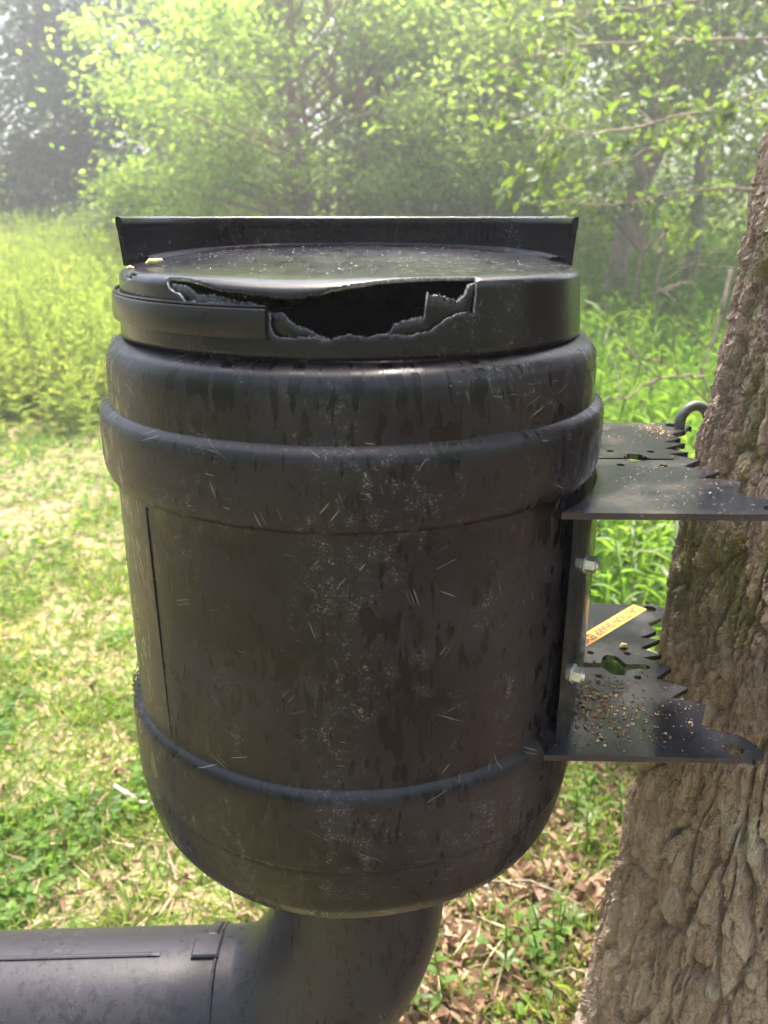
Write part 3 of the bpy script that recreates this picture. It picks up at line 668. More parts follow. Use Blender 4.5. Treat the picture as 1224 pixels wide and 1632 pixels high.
# strap hook through the far ear of the upper plate
a = np.linspace(rad(-60), rad(215), 30)
P = [(.372 + .0185 * math.cos(q), .962 - .003 * q, 1.3665 + .0215 * math.sin(q)) for q in a]
V, F = tube(P, np.interp(np.arange(30), [0, 3, 26, 29], [.004, .0062, .0062, .004]), 14)
fob('hook', mesh_np('hook', V, F, M['hook'], smooth=True))

# outlet elbow and feed pipe
RB, RP = .170, .108; ZC = .812; RZ = .240
path = [(BX, BY, .965), (BX, BY, .90), (BX, BY, .87), (BX, BY, ZC + .02)] + [(BX - RB + RB * math.cos(q), BY, ZC - RZ * math.sin(q)) for q in np.linspace(0, rad(89), 26)] + [(BX - RB - .018, BY, ZC - RZ)]
rads_ = [RP + .001] * len(path)
V, F = tube(path, rads_, 96)
el = fob('elbow', mesh_np('elbow', V, F, M['pipe'], smooth=True))
V, F = tube([(BX, BY, .9595), (BX, BY, .948), (BX, BY, .9475)], [RP + .008, RP + .008, RP + .001], 96)
fob('collar', mesh_np('collar', V, F, M['pipe']), el)
ex = BX - RB - .018
# pipe runs left, dipping a trace
def pp(x): return np.array([x, BY + (x - ex) * .02, ZC - RZ + (x - ex) * .015])
V, F = tube([pp(ex + .02), pp(ex - .003), pp(ex - .2), pp(ex - .5), pp(ex - 1.1)], [RP + .0005, RP + .0005] + [RP + .0005] * 3, 96)
pipe = fob('feed_pipe', mesh_np('feed_pipe', V, F, M['pipe'], smooth=True), label='horizontal feed pipe running off to the left')
# socket seam ring
V, F = tube([pp(ex + .001), pp(ex + .0005), pp(ex - .0035), pp(ex - .004)], [RP + .0005, RP + .0032, RP + .0032, RP + .0005], 96)
fob('socket_ring', mesh_np('socket_ring', V, F, M['pipe'], smooth=True), el)
def pipe_patch(x0, x1, a0, a1, hgt, n=10, m=6, round_=True):
    """raised pad wrapped on the pipe between two angles (0 = top, + towards the camera)"""
    xs = np.linspace(x0, x1, n); aa = np.linspace(a0, a1, m); V = []
    for lay in (0., 1.):
        for x in xs:
            for q in aa:
                ed = min(abs(x - x0), abs(x - x1), abs(q - a0) * RP, abs(q - a1) * RP); h = hgt * lay * min(1, .72 + ed / .005)
                c = pp(x); r = RP + .0001 + h if lay else RP - .001
                V.append((c[0], c[1] - r * math.sin(q), c[2] + r * math.cos(q)))
    F = []
    k = n * m
    for i in range(n - 1):
        for j in range(m - 1): F.append((k + i * m + j, k + i * m + j + 1, k + (i + 1) * m + j + 1, k + (i + 1) * m + j))
    for i in range(n - 1):
        for j in (0, m - 1):
            q = (i * m + j, (i + 1) * m + j, k + (i + 1) * m + j, k + i * m + j); F.append(q if j == 0 else q[::-1])
    for j in range(m - 1):
        for i in (0, n - 1):
            q = (i * m + j, k + i * m + j, k + i * m + j + 1, i * m + j + 1); F.append(q if i == 0 else q[::-1])
    return np.array(V), np.array(F)
V, F = pipe_patch(ex - .62, ex - .078, rad(-1), rad(2.2), .0032, 40, 4)
fob('ridge', mesh_np('ridge', V, F, M['pipe']), pipe)
mb = MB()
V, F = pipe_patch(ex - .036, ex + .000, rad(-16), rad(5), .0058, 16, 16); mb.add(V, F)
V, F = pipe_patch(ex - .022, ex - .008, rad(-48), rad(-15), .0045, 10, 20); mb.add(V, F)
fob('clip', mb.mesh('clip', M['pipe']), pipe)

# ---------------- small things resting on the feeder ----------------
def drops():
    r6 = []; P = []; Nn = []; S = []
    def add(p, n, s): P.append(p); Nn.append(n); S.append(s)
    for _ in range(90):       # wall top
        t = R_.uniform(0, np.pi); add((BX + .208 * math.cos(t), BY + .208 * math.sin(t), 1.6), (0, 0, 1), R_.uniform(.0006, .0014))
    for _ in range(60):       # wall inside face
        t = R_.uniform(.2, 2.9); add((BX + .2055 * math.cos(t), BY + .2055 * math.sin(t), R_.uniform(1.572, 1.585)), (-math.cos(t), -math.sin(t), 0), R_.uniform(.0005, .0013))
    for _ in range(260):      # lid top
        t = R_.uniform(-np.pi, np.pi); q = .2 * math.sqrt(R_.random()); p2 = np.array([[q * math.cos(t), q * math.sin(t)]])
        if in_poly(p2, hole)[0]: continue
        add(lid_surface(p2, 0)[0], (0, 0, 1), R_.uniform(.0005, .0015))
    for _ in range(420):      # drum
        t = R_.uniform(rad(185), rad(350)); z = R_.choice([R_.uniform(1.47, 1.494), R_.uniform(1.37, 1.44), R_.uniform(.98, 1.37)])
        r = np.interp(-z, -prof[:, 1], prof[:, 0]); add((BX + r * math.cos(t), BY + r * math.sin(t), z), (math.cos(t), math.sin(t), .2), R_.uniform(.0005, .0015))
    for _ in range(160):      # plates
        z = R_.choice([1.362, 1.115]); x = R_.uniform(.23, .33) if z > 1.2 else R_.uniform(.19, .34); add((x, R_.uniform(.66, .80), z), (0, 0, 1), R_.uniform(.0006, .0016))
    for _ in range(130):      # pipe
        q = rad(R_.uniform(0, 75)); x = R_.uniform(-.62, -.2); c = pp(x); add((c[0], c[1] - (RP + .0005) * math.sin(q), c[2] + (RP + .0005) * math.cos(q)), (0, -math.sin(q), math.cos(q)), R_.uniform(.0005, .0016))
    P, Nn, S = np.array(P, float), np.array(Nn, float), np.array(S)
    V = []; 
    for k in range(8): V.append((math.cos(k * np.pi / 4), math.sin(k * np.pi / 4), -.05))
    for k in range(8): V.append((.72 * math.cos(k * np.pi / 4), .72 * math.sin(k * np.pi / 4), .38))
    V.append((0, 0, .55)); tV = np.array(V)
    tF = []
    for k in range(8):
        j = (k + 1) % 8; tF += [(k, j, 8 + j), (k, 8 + j, 8 + k), (8 + k, 8 + j, 16)]
    A = np.cross(Nn, R_.normal(size=Nn.shape))
    return scatter(tV, np.array(tF), P, A, Nn, S, S * R_.uniform(.8, 1.5, len(S)), S)
V, F = drops()
obj('water_droplets', mesh_np('water_droplets', V, F, M['water'], smooth=True), label='rain droplets beading on the lid, drum, plates and pipe', category='water droplets', kind='stuff')
CR = (np.array([[-.5, 0, 0], [.5, -.1, 0], [.3, 1, .05], [-.4, .8, 0], [0, .4, .45]]), np.array([[0, 1, 4], [1, 2, 4], [2, 3, 4], [3, 0, 4]]))
def crumbs(n, cx, cy, sx, sy, z, s0, s1):
    P = np.c_[R_.normal(cx, sx, n), R_.normal(cy, sy, n), np.full(n, z + .0002)]
    k = (P[:, 0] < .335) & (P[:, 1] > .662) & (P[:, 1] < .975) & (np.hypot(P[:, 0] - BX, P[:, 1] - BY) > .249); P = P[k]; m = len(P)
    s = R_.uniform(s0, s1, m) ** 1.0; A = rdir(m, 0, .1); A[:, 2] = R_.uniform(-.02, .25, m)
    return scatter(CR[0], CR[1], P, A, rdir(m, 4, .6), s * R_.uniform(.4, 1, m), s)
parts = [crumbs(520, .225, .735, .028, .035, 1.115, .0008, .0040), crumbs(90, .215, .735, .022, .035, 1.115, .003, .0065), crumbs(200, .28, .74, .05, .04, 1.115, .0006, .0026), crumbs(26, .26, .90, .05, .04, 1.115, .001, .003)]
mb = MB(); [mb.add(*p) for p in parts]
obj('bark_debris', mb.mesh('bark_debris', M['crumb']), label='damp bark crumbs scattered on the lower toothed plate', category='debris', kind='stuff')
mb = MB(); [mb.add(*p) for p in [crumbs(300, .335, .945, .02, .02, 1.362, .0008, .003), crumbs(70, .30, .74, .06, .05, 1.362, .0006, .0026), crumbs(60, .27, .90, .04, .05, 1.362, .0006, .002)]]
obj('bark_debris', mb.mesh('bark_debris', M['crumb']), label='bark crumbs along the far edge of the upper toothed plate', category='debris', kind='stuff')
def blobby(name, pts, radii, m, **p):
    V, F = tube(pts, radii, 8); return obj(name, mesh_np(name, V, F, m, smooth=True), **p)
blobby('fallen_bud', [(-.212, .757, 1.5605), (-.2085, .7585, 1.5628), (-.203, .7588, 1.5622), (-.198, .758, 1.5632), (-.1965, .7578, 1.5638)], [.0006, .0022, .0028, .0020, .0006], M['bud'],
       label='curled cream bud lying at the left end of the lid', category='bud')
blobby('fallen_bud', [(-.2245, .741, 1.5575), (-.2215, .7415, 1.5585), (-.218, .741, 1.5578)], [.0005, .0016, .0006], M['bud'],
       label='tiny tan scale at the chewed notch of the lid', category='bud')
blobby('bark_chip', [(.281, .861, 1.1165), (.285, .862, 1.1185), (.289, .8625, 1.1178), (.292, .862, 1.1165)], [.0008, .0030, .0028, .0008], M['bud'],
       label='pale chip beside the slot on the lower plate, below the yellow sticker', category='chip')

# ---------------- ground cover ----------------
def area_pts(n, x0, x1, y0, y1, dens=None):
    """points thinning out with distance, inside a view-shaped wedge (plus margin)"""
    y = y0 * (y1 / y0) ** R_.random(n) if y0 > 0 else R_.uniform(y0, y1, n)
    hw = .62 * y + .5; x = R_.uniform(-1, 1, n) * hw
    k = (x > x0) & (x < x1)
    if dens is not None: k &= R_.random(n) < dens(x, y)
    return x[k], y[k]
def litter_w(x, y):     # how much bare leaf litter shows (right and close)
    s = (x + .55 - .12 * y + 1.1 * (fbm(x * 1.3 + 4, y * 1.3, 3, 6) - .47)) / .45
    return np.clip(s, 0, 1) * np.clip((3.0 - y) / 1.2, 0, 1)
def path_w(x, y):       # dry patches of the mown path
    return np.clip((fbm(x * 1.1 + 2, y * .7 + 1, 3, 12) - .50) / .12 + 1.5 * np.exp(-((y - 5.0) / 1.0) ** 2), 0, 1)
x, y = area_pts(150000, -6, 2.2, .9, 7.6, lambda x, y: (1 - .55 * litter_w(x, y)) * (1 - .78 * path_w(x, y) * np.clip((y - 1) / 2, .3, 1)) * np.where(x > .8 + .1 * y, .5, 1.) * (.45 + 1.1 * (fbm(x * 5, y * 5, 2, 3) > .42)))
n = len(x); L = R_.uniform(.025, .085, n) * (1 + .12 * y) * (.6 + .9 * fbm(x * 4, y * 4, 2, 5)); A = rdir(n, .75, .4); A[:, 2] = np.abs(A[:, 2])
V, F = scatter(BLADE[0], BLADE[1], np.c_[x, y, gz(x, y) - .004], A, rdir(n, .2), R_.uniform(.0035, .0065, n) * (1 + .18 * y), L)
obj('grass', mesh_np('grass', V, F, M['grass']), label='short yellow green grass on the mown path', category='grass', kind='stuff')
# broad low leaves (clover, violets) in the turf
x, y = area_pts(42000, -5, 2.5, .9, 6.5, lambda x, y: (1 - .9 * litter_w(x, y)) * (fbm(x * 3 + 7, y * 3, 3, 8) > .46))
n = len(x); s = R_.uniform(.014, .036, n) * (1 + .10 * y); 
V, F = scatter(LEAF4[0], LEAF4[1], np.c_[x, y, gz(x, y) + R_.uniform(.005, .05, n)], rdir(n, .1, .3), rdir(n, 2.0, .6), s * .75, s)
obj('ground_herbs', mesh_np('ground_herbs', V, F, M['weed']), label='low broadleaf herbs mixed into the mown grass', category='ground cover', kind='stuff')
# straw: mown thatch lying flat
x, y = area_pts(36000, -6, 2.5, .9, 7.6, lambda x, y: (.25 + .75 * path_w(x, y)) * np.clip((y - .8) / 3.5, .10, 1))
n = len(x); A = rdir(n, 0, .12)
V, F = scatter(BLADE[0], BLADE[1], np.c_[x, y, gz(x, y) + R_.uniform(.004, .022, n)], A, rdir(n, 1.5, .6), R_.uniform(.003, .006, n) * (1 + .2 * y), R_.uniform(.04, .13, n), .02)
obj('straw', mesh_np('straw', V, F, M['straw']), label='dry cut straw lying over the mown path', category='straw', kind='stuff')
# dead leaves
x, y = area_pts(20000, -2.5, 3.2, .9, 4.2, lambda x, y: .05 + .95 * litter_w(x, y))
n = len(x); s = R_.uniform(.02, .06, n)
V, F = scatter(LEAF4[0] * np.array([1, 1, 3.]), LEAF4[1], np.c_[x, y, gz(x, y) + R_.uniform(.003, .02, n)], rdir(n, 0, .25), rdir(n, 1.6, .8), s * R_.uniform(.35, .8, n), s)
obj('leaf_litter', mesh_np('leaf_litter', V, F, M['litter']), label='brown leaf litter around the foot of the rough barked tree', category='leaf litter', kind='stuff')

# ---------------- individual weeds ----------------
def weed_mesh_parts(h, nl, L, W, lean=.15, broad=False):
    """stem path and leaf frames for one upright leafy weed, local coords"""
    d = R_.normal(size=2) * lean; t = np.linspace(0, 1, 7)
    path = np.c_[d[0] * h * t ** 2, d[1] * h * t ** 2, h * t]
    u = R_.uniform(.18, 1.0, nl); u.sort(); P = np.c_[np.interp(u, t, path[:, 0]), np.interp(u, t, path[:, 1]), np.interp(u, t, path[:, 2])]
    az = np.arange(nl) * 2.4 + R_.uniform(0, 6); up_ = .15 + .75 * u ** 2
    A = np.c_[np.cos(az), np.sin(az), up_]; Nn = np.c_[-np.cos(az) * .6, -np.sin(az) * .6, np.ones(nl)]
    s = L * (1.15 - .55 * u) * R_.uniform(.8, 1.2, nl)
    return path, P, A, Nn, s * W, s
def leaf_obj(name, tm, P, A, Nn, sx, sy, parent, mesh):
    A = Vector(A).normalized(); X = A.cross(Vector(Nn)).normalized(); Z = X.cross(A)
    m = Matrix(((X.x, A.x, Z.x), (X.y, A.y, Z.y), (X.z, A.z, Z.z))).to_4x4(); m = Matrix.Translation(Vector(P)) @ m @ Matrix.Diagonal((sx, sy, sy, 1))
    o = bpy.data.objects.new(name, mesh); COL.objects.link(o); o.parent = parent; o.matrix_local = m; return o
lance_me = [mesh_np('leaf', LANCE[0], LANCE[1], m_, smooth=True) for m_ in (M['weed'], M['bright'])]
ovate_me = [mesh_np('leaf', LEAF6[0], LEAF6[1], m_, smooth=True) for m_ in (M['weed'], M['bright'])]
def weed(kind, x, y, h, nl, L, W, group, label, bright=0, broad=False):
    root = empty(kind, (x, y, float(gz(x, y))), label=label, category='plant', group=group)
    path, P, A, Nn, sx, sy = weed_mesh_parts(h, nl, L, W)
    V, F = tube(path, np.linspace(.004, .0015, 7), 5); obj('stem', mesh_np('stem', V, F, M['weed'], smooth=True), root)
    mm = (ovate_me if broad else lance_me)[bright]
    for k in range(nl): leaf_obj('leaf', None, P[k], A[k], Nn[k], sx[k], sy[k], root, mm)
G1 = 'tall lance leaved weeds behind the bracket'
for i in range(26):
    y = R_.uniform(2.1, 3.6); x = y * R_.uniform(.27, .50) ; weed('tall_weed', x, y, R_.uniform(.45, .95), 17, R_.uniform(.11, .17), .17, G1, 'tall narrow leaved green weed in the bank between drum and tree', R_.integers(0, 2))
G2 = 'low leafy seedlings beside the tree foot'
for i in range(24):
    y = R_.uniform(1.25, 2.0); x = y * R_.uniform(.04, .36) ; weed('low_weed', x, y, R_.uniform(.04, .15), 8, R_.uniform(.028, .052), .42, G2, 'low broad leaved green seedling in the leaf litter', R_.integers(0, 2), True)
for (x, y, h, nl, L, lab) in [(1.05, 3.9, 1.15, 16, .30, 'tallest weed with long arching pale leaves rising right of the drum lid'), (1.38, 4.1, 1.08, 14, .26, 'tall arching weed near the thin trunks, next to the rough tree')]:
    weed('arching_weed', x, y, h, nl, L, .11, 'arching weeds above the bank', lab, 1)

# ---------------- masses of weeds and meadow ----------------
def weed_mass(n, xs, ys, hs, nl, L, W, m, name, stems=True, **p):
    mb = MB(); Pl, Al, Nl, Sx, Sy = [], [], [], [], []
    nn = len(xs); t = np.linspace(0, 1, 4)
    d = R_.normal(size=(nn, 2)) * .16; z0 = gz(xs, ys)
    path = np.stack([xs[:, None] + d[:, :1] * hs[:, None] * t ** 2, ys[:, None] + d[:, 1:] * hs[:, None] * t ** 2, z0[:, None] + hs[:, None] * t], -1)
    sw = .0035
    a = path[:, :-1]; b = path[:, 1:]
    q = np.array([[1, 0, 0], [-.5, .8, 0]])
    for v in q[:1]:
        Vs = np.stack([a - v * sw, a + v * sw, b + v * sw * .8, b - v * sw * .8], 2).reshape(-1, 3)
        if stems: mb.add(Vs, np.arange(len(Vs)).reshape(-1, 4))
    u = R_.uniform(.12, 1, (nn, nl)); uu = u ** 1
    c = np.stack([xs[:, None] + d[:, :1] * hs[:, None] * u ** 2, ys[:, None] + d[:, 1:] * hs[:, None] * u ** 2, z0[:, None] + hs[:, None] * u], -1).reshape(-1, 3)
    az = R_.uniform(0, 2 * np.pi, nn * nl); ur = u.ravel()
    A = np.c_[np.cos(az), np.sin(az), .1 + .9 * ur ** 2]; Nn = np.c_[-np.cos(az) * .6, -np.sin(az) * .6, np.ones(len(az))]
    s = np.repeat(L * R_.uniform(.7, 1.2, nn), nl) * (1.2 - .6 * ur)
    tp = LEAF4 if nl < 16 else LEAF2
    V, F = scatter(tp[0], tp[1], c, A, Nn, s * W, s)
    mb.add(V, F); return obj(name, mb.mesh(name, m), kind='stuff', **p)
# bank right of the drum
xs, ys = area_pts(3600, .2, 7, 2.2, 7.5, lambda x, y: np.clip((x - .10 * y + .05) / .25, 0, 1))
k = ~((xs < .95) & (ys < 2.0)); xs, ys = xs[k], ys[k]
weed_mass(0, xs, ys, R_.uniform(.25, .75, len(xs)) * np.interp(ys, [2, 3, 6], [.75, 1, 1.2]), 12, .15, .2, M['weed'], 'undergrowth', label='dense leafy undergrowth filling the bank right of the drum', category='undergrowth')
# farther under the right hand trees
xs = R_.uniform(.5, 12, 5200); ys = 7.2 * (22 / 7.2) ** R_.random(5200); k = xs > .14 * ys - .3; xs, ys = xs[k], ys[k]
weed_mass(0, xs, ys, R_.uniform(.5, 1.2, len(xs)) * np.interp(ys, [7, 10, 20], [.7, 1, 1.4]), 18, .14, .28, M['weed'], 'undergrowth', label='shaded undergrowth under the slender trees on the right', category='undergrowth')
# behind the drum
xs = R_.uniform(-1.2, 1.6, 900); ys = R_.uniform(6.5, 9.0, 900)
weed_mass(0, xs, ys, R_.uniform(.5, 1.0, 900), 18, .11, .2, M['weed'], 'undergrowth', label='weeds at the far end of the mown path behind the drum', category='undergrowth')
# meadow left
n = 14500; ys = 5.0 * (19 / 5.0) ** R_.random(n); xs = R_.uniform(-1, .22, n) * (.66 * ys + 1)
edge = 6.0 + 2.2 * (fbm(xs * .9, xs * 0, 3, 4) - .5) - .08 * xs; k = R_.random(n) < np.clip((ys - edge) / 1.5, 0, 1) ** 1.3; xs, ys = xs[k], ys[k]; n = len(xs)
hs = np.interp(ys - edge[k], [0, .8, 2.5, 10], [.35, .75, 1.12, 1.35]) * R_.uniform(.7, 1.12, n)
weed_mass(0, xs, ys, hs, 20, .105, .26, M['meadow'], 'meadow', label='tall sunlit yellow green meadow beyond the mown path', category='meadow')
# dry stalks at the meadow front
for i in range(24):
    x = R_.uniform(-4.0, -1.7); y = 6.75 - .08 * x + R_.uniform(-.1, .5); h = R_.uniform(.5, 1.0)
    V, F = tube([(0, 0, 0), (R_.normal(0, .03), 0, h * .5), (R_.normal(0, .06), 0, h)], [.008, .006, .004], 5)
    o = obj('dry_stalk', mesh_np('dry_stalk', V, F, M['drystem']), label='thin brown dry stalk standing in the front edge of the meadow', category='stalk', group='dry stalks at the meadow edge'); o.location = (x, y, float(gz(x, y)))

# sticks on the ground
def stick(pts, r, m, label, name='fallen_stick'):
    pts = np.array(pts, float); t = np.linspace(0, 1, 12); d = np.linspace(0, 1, len(pts))
    p = np.c_[[np.interp(t, d, pts[:, k]) for k in range(3)]].T; p[1:-1] += R_.normal(0, r * .8, (10, 3))
    V, F = tube(p, np.linspace(r, r * .45, 12), 7); obj(name, mesh_np(name, V, F, m, smooth=True), label=label, category='stick')
stick([(-.78, 1.95, .05), (-.62, 1.86, .035), (-.48, 1.80, .05)], .006, M['pale'], 'pale thin stick lying in the grass left of the drum bottom')
stick([(.235, 1.50, .14), (.248, 1.50, .08), (.25, 1.49, .01)], .004, M['pale'], 'short whitish twig standing up in the litter right of the outlet elbow')
stick([(.30, 1.32, .02), (.42, 1.36, .035), (.52, 1.30, .02)], .004, M['twig'], 'thin brown stick in the litter beside the tree foot')
stick([(.20, 1.62, .02), (.38, 1.60, .04), (.5, 1.52, .03)], .004, M['twig'], 'slender brown stick below the low seedlings behind the tree')
stick([(-.35, 1.50, .03), (-.22, 1.47, .02), (-.12, 1.50, .03)], .006, M['litter'], 'reddish brown stick beside the feed pipe clip')

# ---------------- trees ----------------
def tree(name, x, y, h, spread, nclump, nleaf, L, m, mt, label, r0=.12, base=.12, stems=1, crown0=.15, lean=(0, 0), group=None, clumpr=.55, tmpl=LEAF2):
    z0 = float(gz(x, min(y, 60))); p = dict(label=label, category='tree' if 'tree' in name or 'pine' in name else 'shrub')
    if group: p['group'] = group
    root = empty(name, (x, y, z0), **p); mb = MB(); lm = MB(); mains = []
    for s in range(stems):
        a = R_.uniform(0, 2 * np.pi); sp = 0 if stems == 1 else spread * R_.uniform(.15, .6)
        e = (sp * math.cos(a) + lean[0] * h, sp * math.sin(a) + lean[1] * h, h * .92); st = (0, 0, -.1) if stems == 1 else (.2 * math.cos(a), .2 * math.sin(a), -.1)
        t = np.linspace(0, 1, 9)[:, None]; pth = np.array(st) + (np.array(e) - np.array(st)) * t ** np.array([1.25, 1.25, 1.0]); pth[1:-1] += R_.normal(0, .03, (7, 3)) * [1, 1, 0]
        V, F = tube(pth, np.linspace(r0 / stems ** .4, .012, 9), 9 if stems == 1 else 6); mb.add(V, F); mains.append(pth)
    obj('trunk', mb.mesh('trunk', mt, True), root)
    cs = []; rs = []
    for i in range(nclump):
        zz = R_.uniform(crown0, 1.0) * h; prof_ = math.sin(np.pi * min(1, max(.12, (zz / h - crown0 + .12) / (1.08 - crown0)))) ** .6
        a = R_.uniform(0, 2 * np.pi); rr = spread * prof_ * R_.uniform(.08, 1.) ** .5
        pm = mains[R_.integers(0, len(mains))]; j = np.interp(zz * .72, pm[:, 2], np.arange(9)); j0 = int(min(j, 7)); bp_ = pm[j0] + (pm[j0 + 1] - pm[j0]) * (j - j0)
        ax = np.array([np.interp(zz, pm[:, 2], pm[:, 0]), np.interp(zz, pm[:, 2], pm[:, 1]), zz]) * [.6, .6, 1]
        c = ax + np.array([rr * math.cos(a), rr * math.sin(a), 0])
        limb(lm, bp_, c, .02 + .01 * R_.random(), .005, .08, 4, 5); cs.append(c); rs.append(clumpr * R_.uniform(.7, 1.4))
    obj('limb', lm.mesh('limb', mt), root, kind='stuff')
    V, F = crown_leaves(np.array(cs), np.array(rs), nleaf, L, .55, tmpl)
    obj('crown', mesh_np('crown', V, F, m), root, kind='stuff')
# bright multi-stemmed tree filling the middle
tree('multi_stemmed_tree', -.9, 12.6, 5.6, 3.1, 210, 66000, .10, M['mid'], M['reddish'], 'broad light green many stemmed tree directly behind the drum', .11, stems=11, crown0=.10, clumpr=.62)
tree('multi_stemmed_tree', 1.35, 13.8, 5.6, 1.9, 100, 30000, .10, M['mid'], M['reddish'], 'smaller many stemmed tree just right of the broad central tree', .09, stems=5, crown0=.08, clumpr=.6)
tree('small_shrub', -3.95, 13.4, 1.9, .75, 26, 5000, .075, M['bright'], M['twig'], 'small pale green shrub left of the central tree at the meadow end', .04, stems=4, crown0=.2, clumpr=.4)
tree('leafy_shrub', -7.4, 13.6, 3.3, 1.1, 40, 8000, .09, M['bright'], M['twig'], 'yellow green shrub at the left edge above the meadow', .05, stems=4, crown0=.15, clumpr=.5)
# dark trees behind left
tree('dark_tree', -9.3, 21, 11, 3.2, 150, 46000, .165, M['dark'], M['trunkfar'], 'dark dense tree at the far left behind the meadow', .22, crown0=.06, clumpr=1.0)
tree('dark_tree', -5.6, 22, 12, 3.0, 150, 46000, .165, M['dark'], M['trunkfar'], 'dark blue green tree left of and behind the central light tree', .24, crown0=.06, clumpr=1.0)
tree('dark_tree', -12.6, 19, 9, 2.6, 70, 22000, .11, M['mid'], M['trunkfar'], 'mid green tree at the extreme left beyond the meadow', .18, crown0=.05, clumpr=.9)
tree('rounded_tree', -3.0, 25, 13, 3.4, 110, 34000, .13, M['olive'], M['trunkfar'], 'tall grey green tree showing over the left shoulder of the central tree', .25, crown0=.06, clumpr=1.1)
# right side trees
tree('slender_tree', 2.85, 10.6, 8.6, 1.9, 80, 18000, .11, M['olive'], M['trunkfar'], 'slender tree with a pale leaning trunk between the drum and the rough tree', .15, crown0=.36, lean=(.11, 0), clumpr=.8)
tree('slender_tree', 4.05, 11.2, 9, 2.0, 80, 18000, .11, M['olive'], M['trunkfar'], 'darker slender tree whose trunk stands just left of the rough tree', .12, crown0=.36, lean=(-.01, 0), clumpr=.8)
tree('slender_tree', 2.2, 15.5, 9, 2.4, 90, 22000, .13, M['olive'], M['trunkfar'], 'olive leaved tree behind the right rim of the drum', .14, crown0=.10, clumpr=.9)
tree('slender_tree', 6.2, 14.0, 10, 2.4, 90, 22000, .13, M['olive'], M['trunkfar'], 'olive tree half hidden behind the rough barked tree', .15, crown0=.12, clumpr=.9)
tree('slender_tree', 4.3, 17.5, 8.5, 2.3, 60, 11000, .13, M['mid'], M['trunkfar'], 'farther green tree seen through the thin trunks on the right', .13, crown0=.08, clumpr=.9)
tree('sapling_tree', 2.75, 9.2, 3.6, .8, 22, 2600, .08, M['bright'], M['twig'], 'thin bright leaved sapling right of the raised lid wall', .025, crown0=.35, clumpr=.4)
tree('sapling_tree', 3.9, 8.4, 3.2, .8, 20, 2400, .08, M['bright'], M['twig'], 'thin bright sapling close left of the rough tree', .022, crown0=.40, clumpr=.4)
# far woods mass
n = 30; a = np.linspace(-1, 1, n); cx = a * 34 + R_.normal(0, 1, n); cy = 31 + R_.normal(0, 1.6, n) - np.abs(a) * 6
cs = []; rs = []
for i in range(n):
    H_ = R_.uniform(9, 13) if cx[i] < 5 else R_.uniform(5.5, 7.5)
    for k in range(20): cs.append((cx[i] + R_.normal(0, 1.3), cy[i] + R_.normal(0, 1), R_.uniform(.6, H_))); rs.append(R_.uniform(1.6, 2.4))
V, F = crown_leaves(np.array(cs), np.array(rs), 70000, .30, .8)
obj('distant_woods', mesh_np('distant_woods', V, F, M['dark']), label='hazy dark woods closing the view behind all the trees', category='woods', kind='stuff')

# the wood goes on behind and beside the viewer
cs = []; rs = []
for a_ in np.linspace(rad(165), rad(378), 34):
    q = R_.uniform(12, 15); 
    for k in range(12): cs.append((q * math.cos(a_) + R_.normal(0, 1.2), q * math.sin(a_) + R_.normal(0, 1.2), R_.uniform(.8, 10.5))); rs.append(R_.uniform(1.6, 2.4))
V, F = crown_leaves(np.array(cs), np.array(rs), 26000, .42, .9)
obj('surrounding_woods', mesh_np('surrounding_woods', V, F, M['mid']), label='wood edge around the clearing beside and behind the viewer', category='woods', kind='stuff')

# near leafy branches reaching in from the right, each leaf its own piece
bt = empty('young_beech_tree', (3.0, 5.4, float(gz(3.0, 5.4))), label='young tree whose bright leafy branches reach in from the right above the bank', category='tree')
zb = float(gz(3.0, 5.4))
V, F = tube([(0, 0, -.1), (.03, 0, 1.2), (-.02, .03, 2.6), (.05, 0, 4.2)], [.06, .052, .04, .02], 10); obj('trunk', mesh_np('trunk', V, F, M['trunkfar'], smooth=True), bt)
def at(px, py, y):      # point of the place on a branch, from its bearing and distance
    a_ = (px - 612) / 1300; u = (816 - py) / 1300; p = rad(PITCH); d = np.array([a_, math.cos(p) + u * math.sin(p), -math.sin(p) + u * math.cos(p)]); d = d * (y / d[1]); return d + [0, 0, EYE]
bl = np.array([3.0, 5.4, zb])
BR = [([(1300, 130, 5.3), (1170, 160, 4.7), (1050, 195, 4.3), (940, 212, 4.0), (870, 205, 3.8)], 70, .010),
      ([(1300, 60, 5.3), (1180, 60, 4.9), (1040, 60, 4.6), (900, 75, 4.3), (790, 108, 4.1)], 64, .011),
      ([(1300, 200, 5.3), (1224, 170, 4.8), (1130, 205, 4.5), (1040, 240, 4.3), (960, 262, 4.1)], 56, .008),
      ([(1300, 330, 5.3), (1160, 292, 4.8), (1060, 310, 4.5), (960, 330, 4.2), (860, 312, 4.0)], 50, .008),
      ([(1300, 0, 5.3), (1150, 0, 5.0), (1000, 10, 4.8), (880, 30, 4.6)], 40, .010)]
nleaves = 0
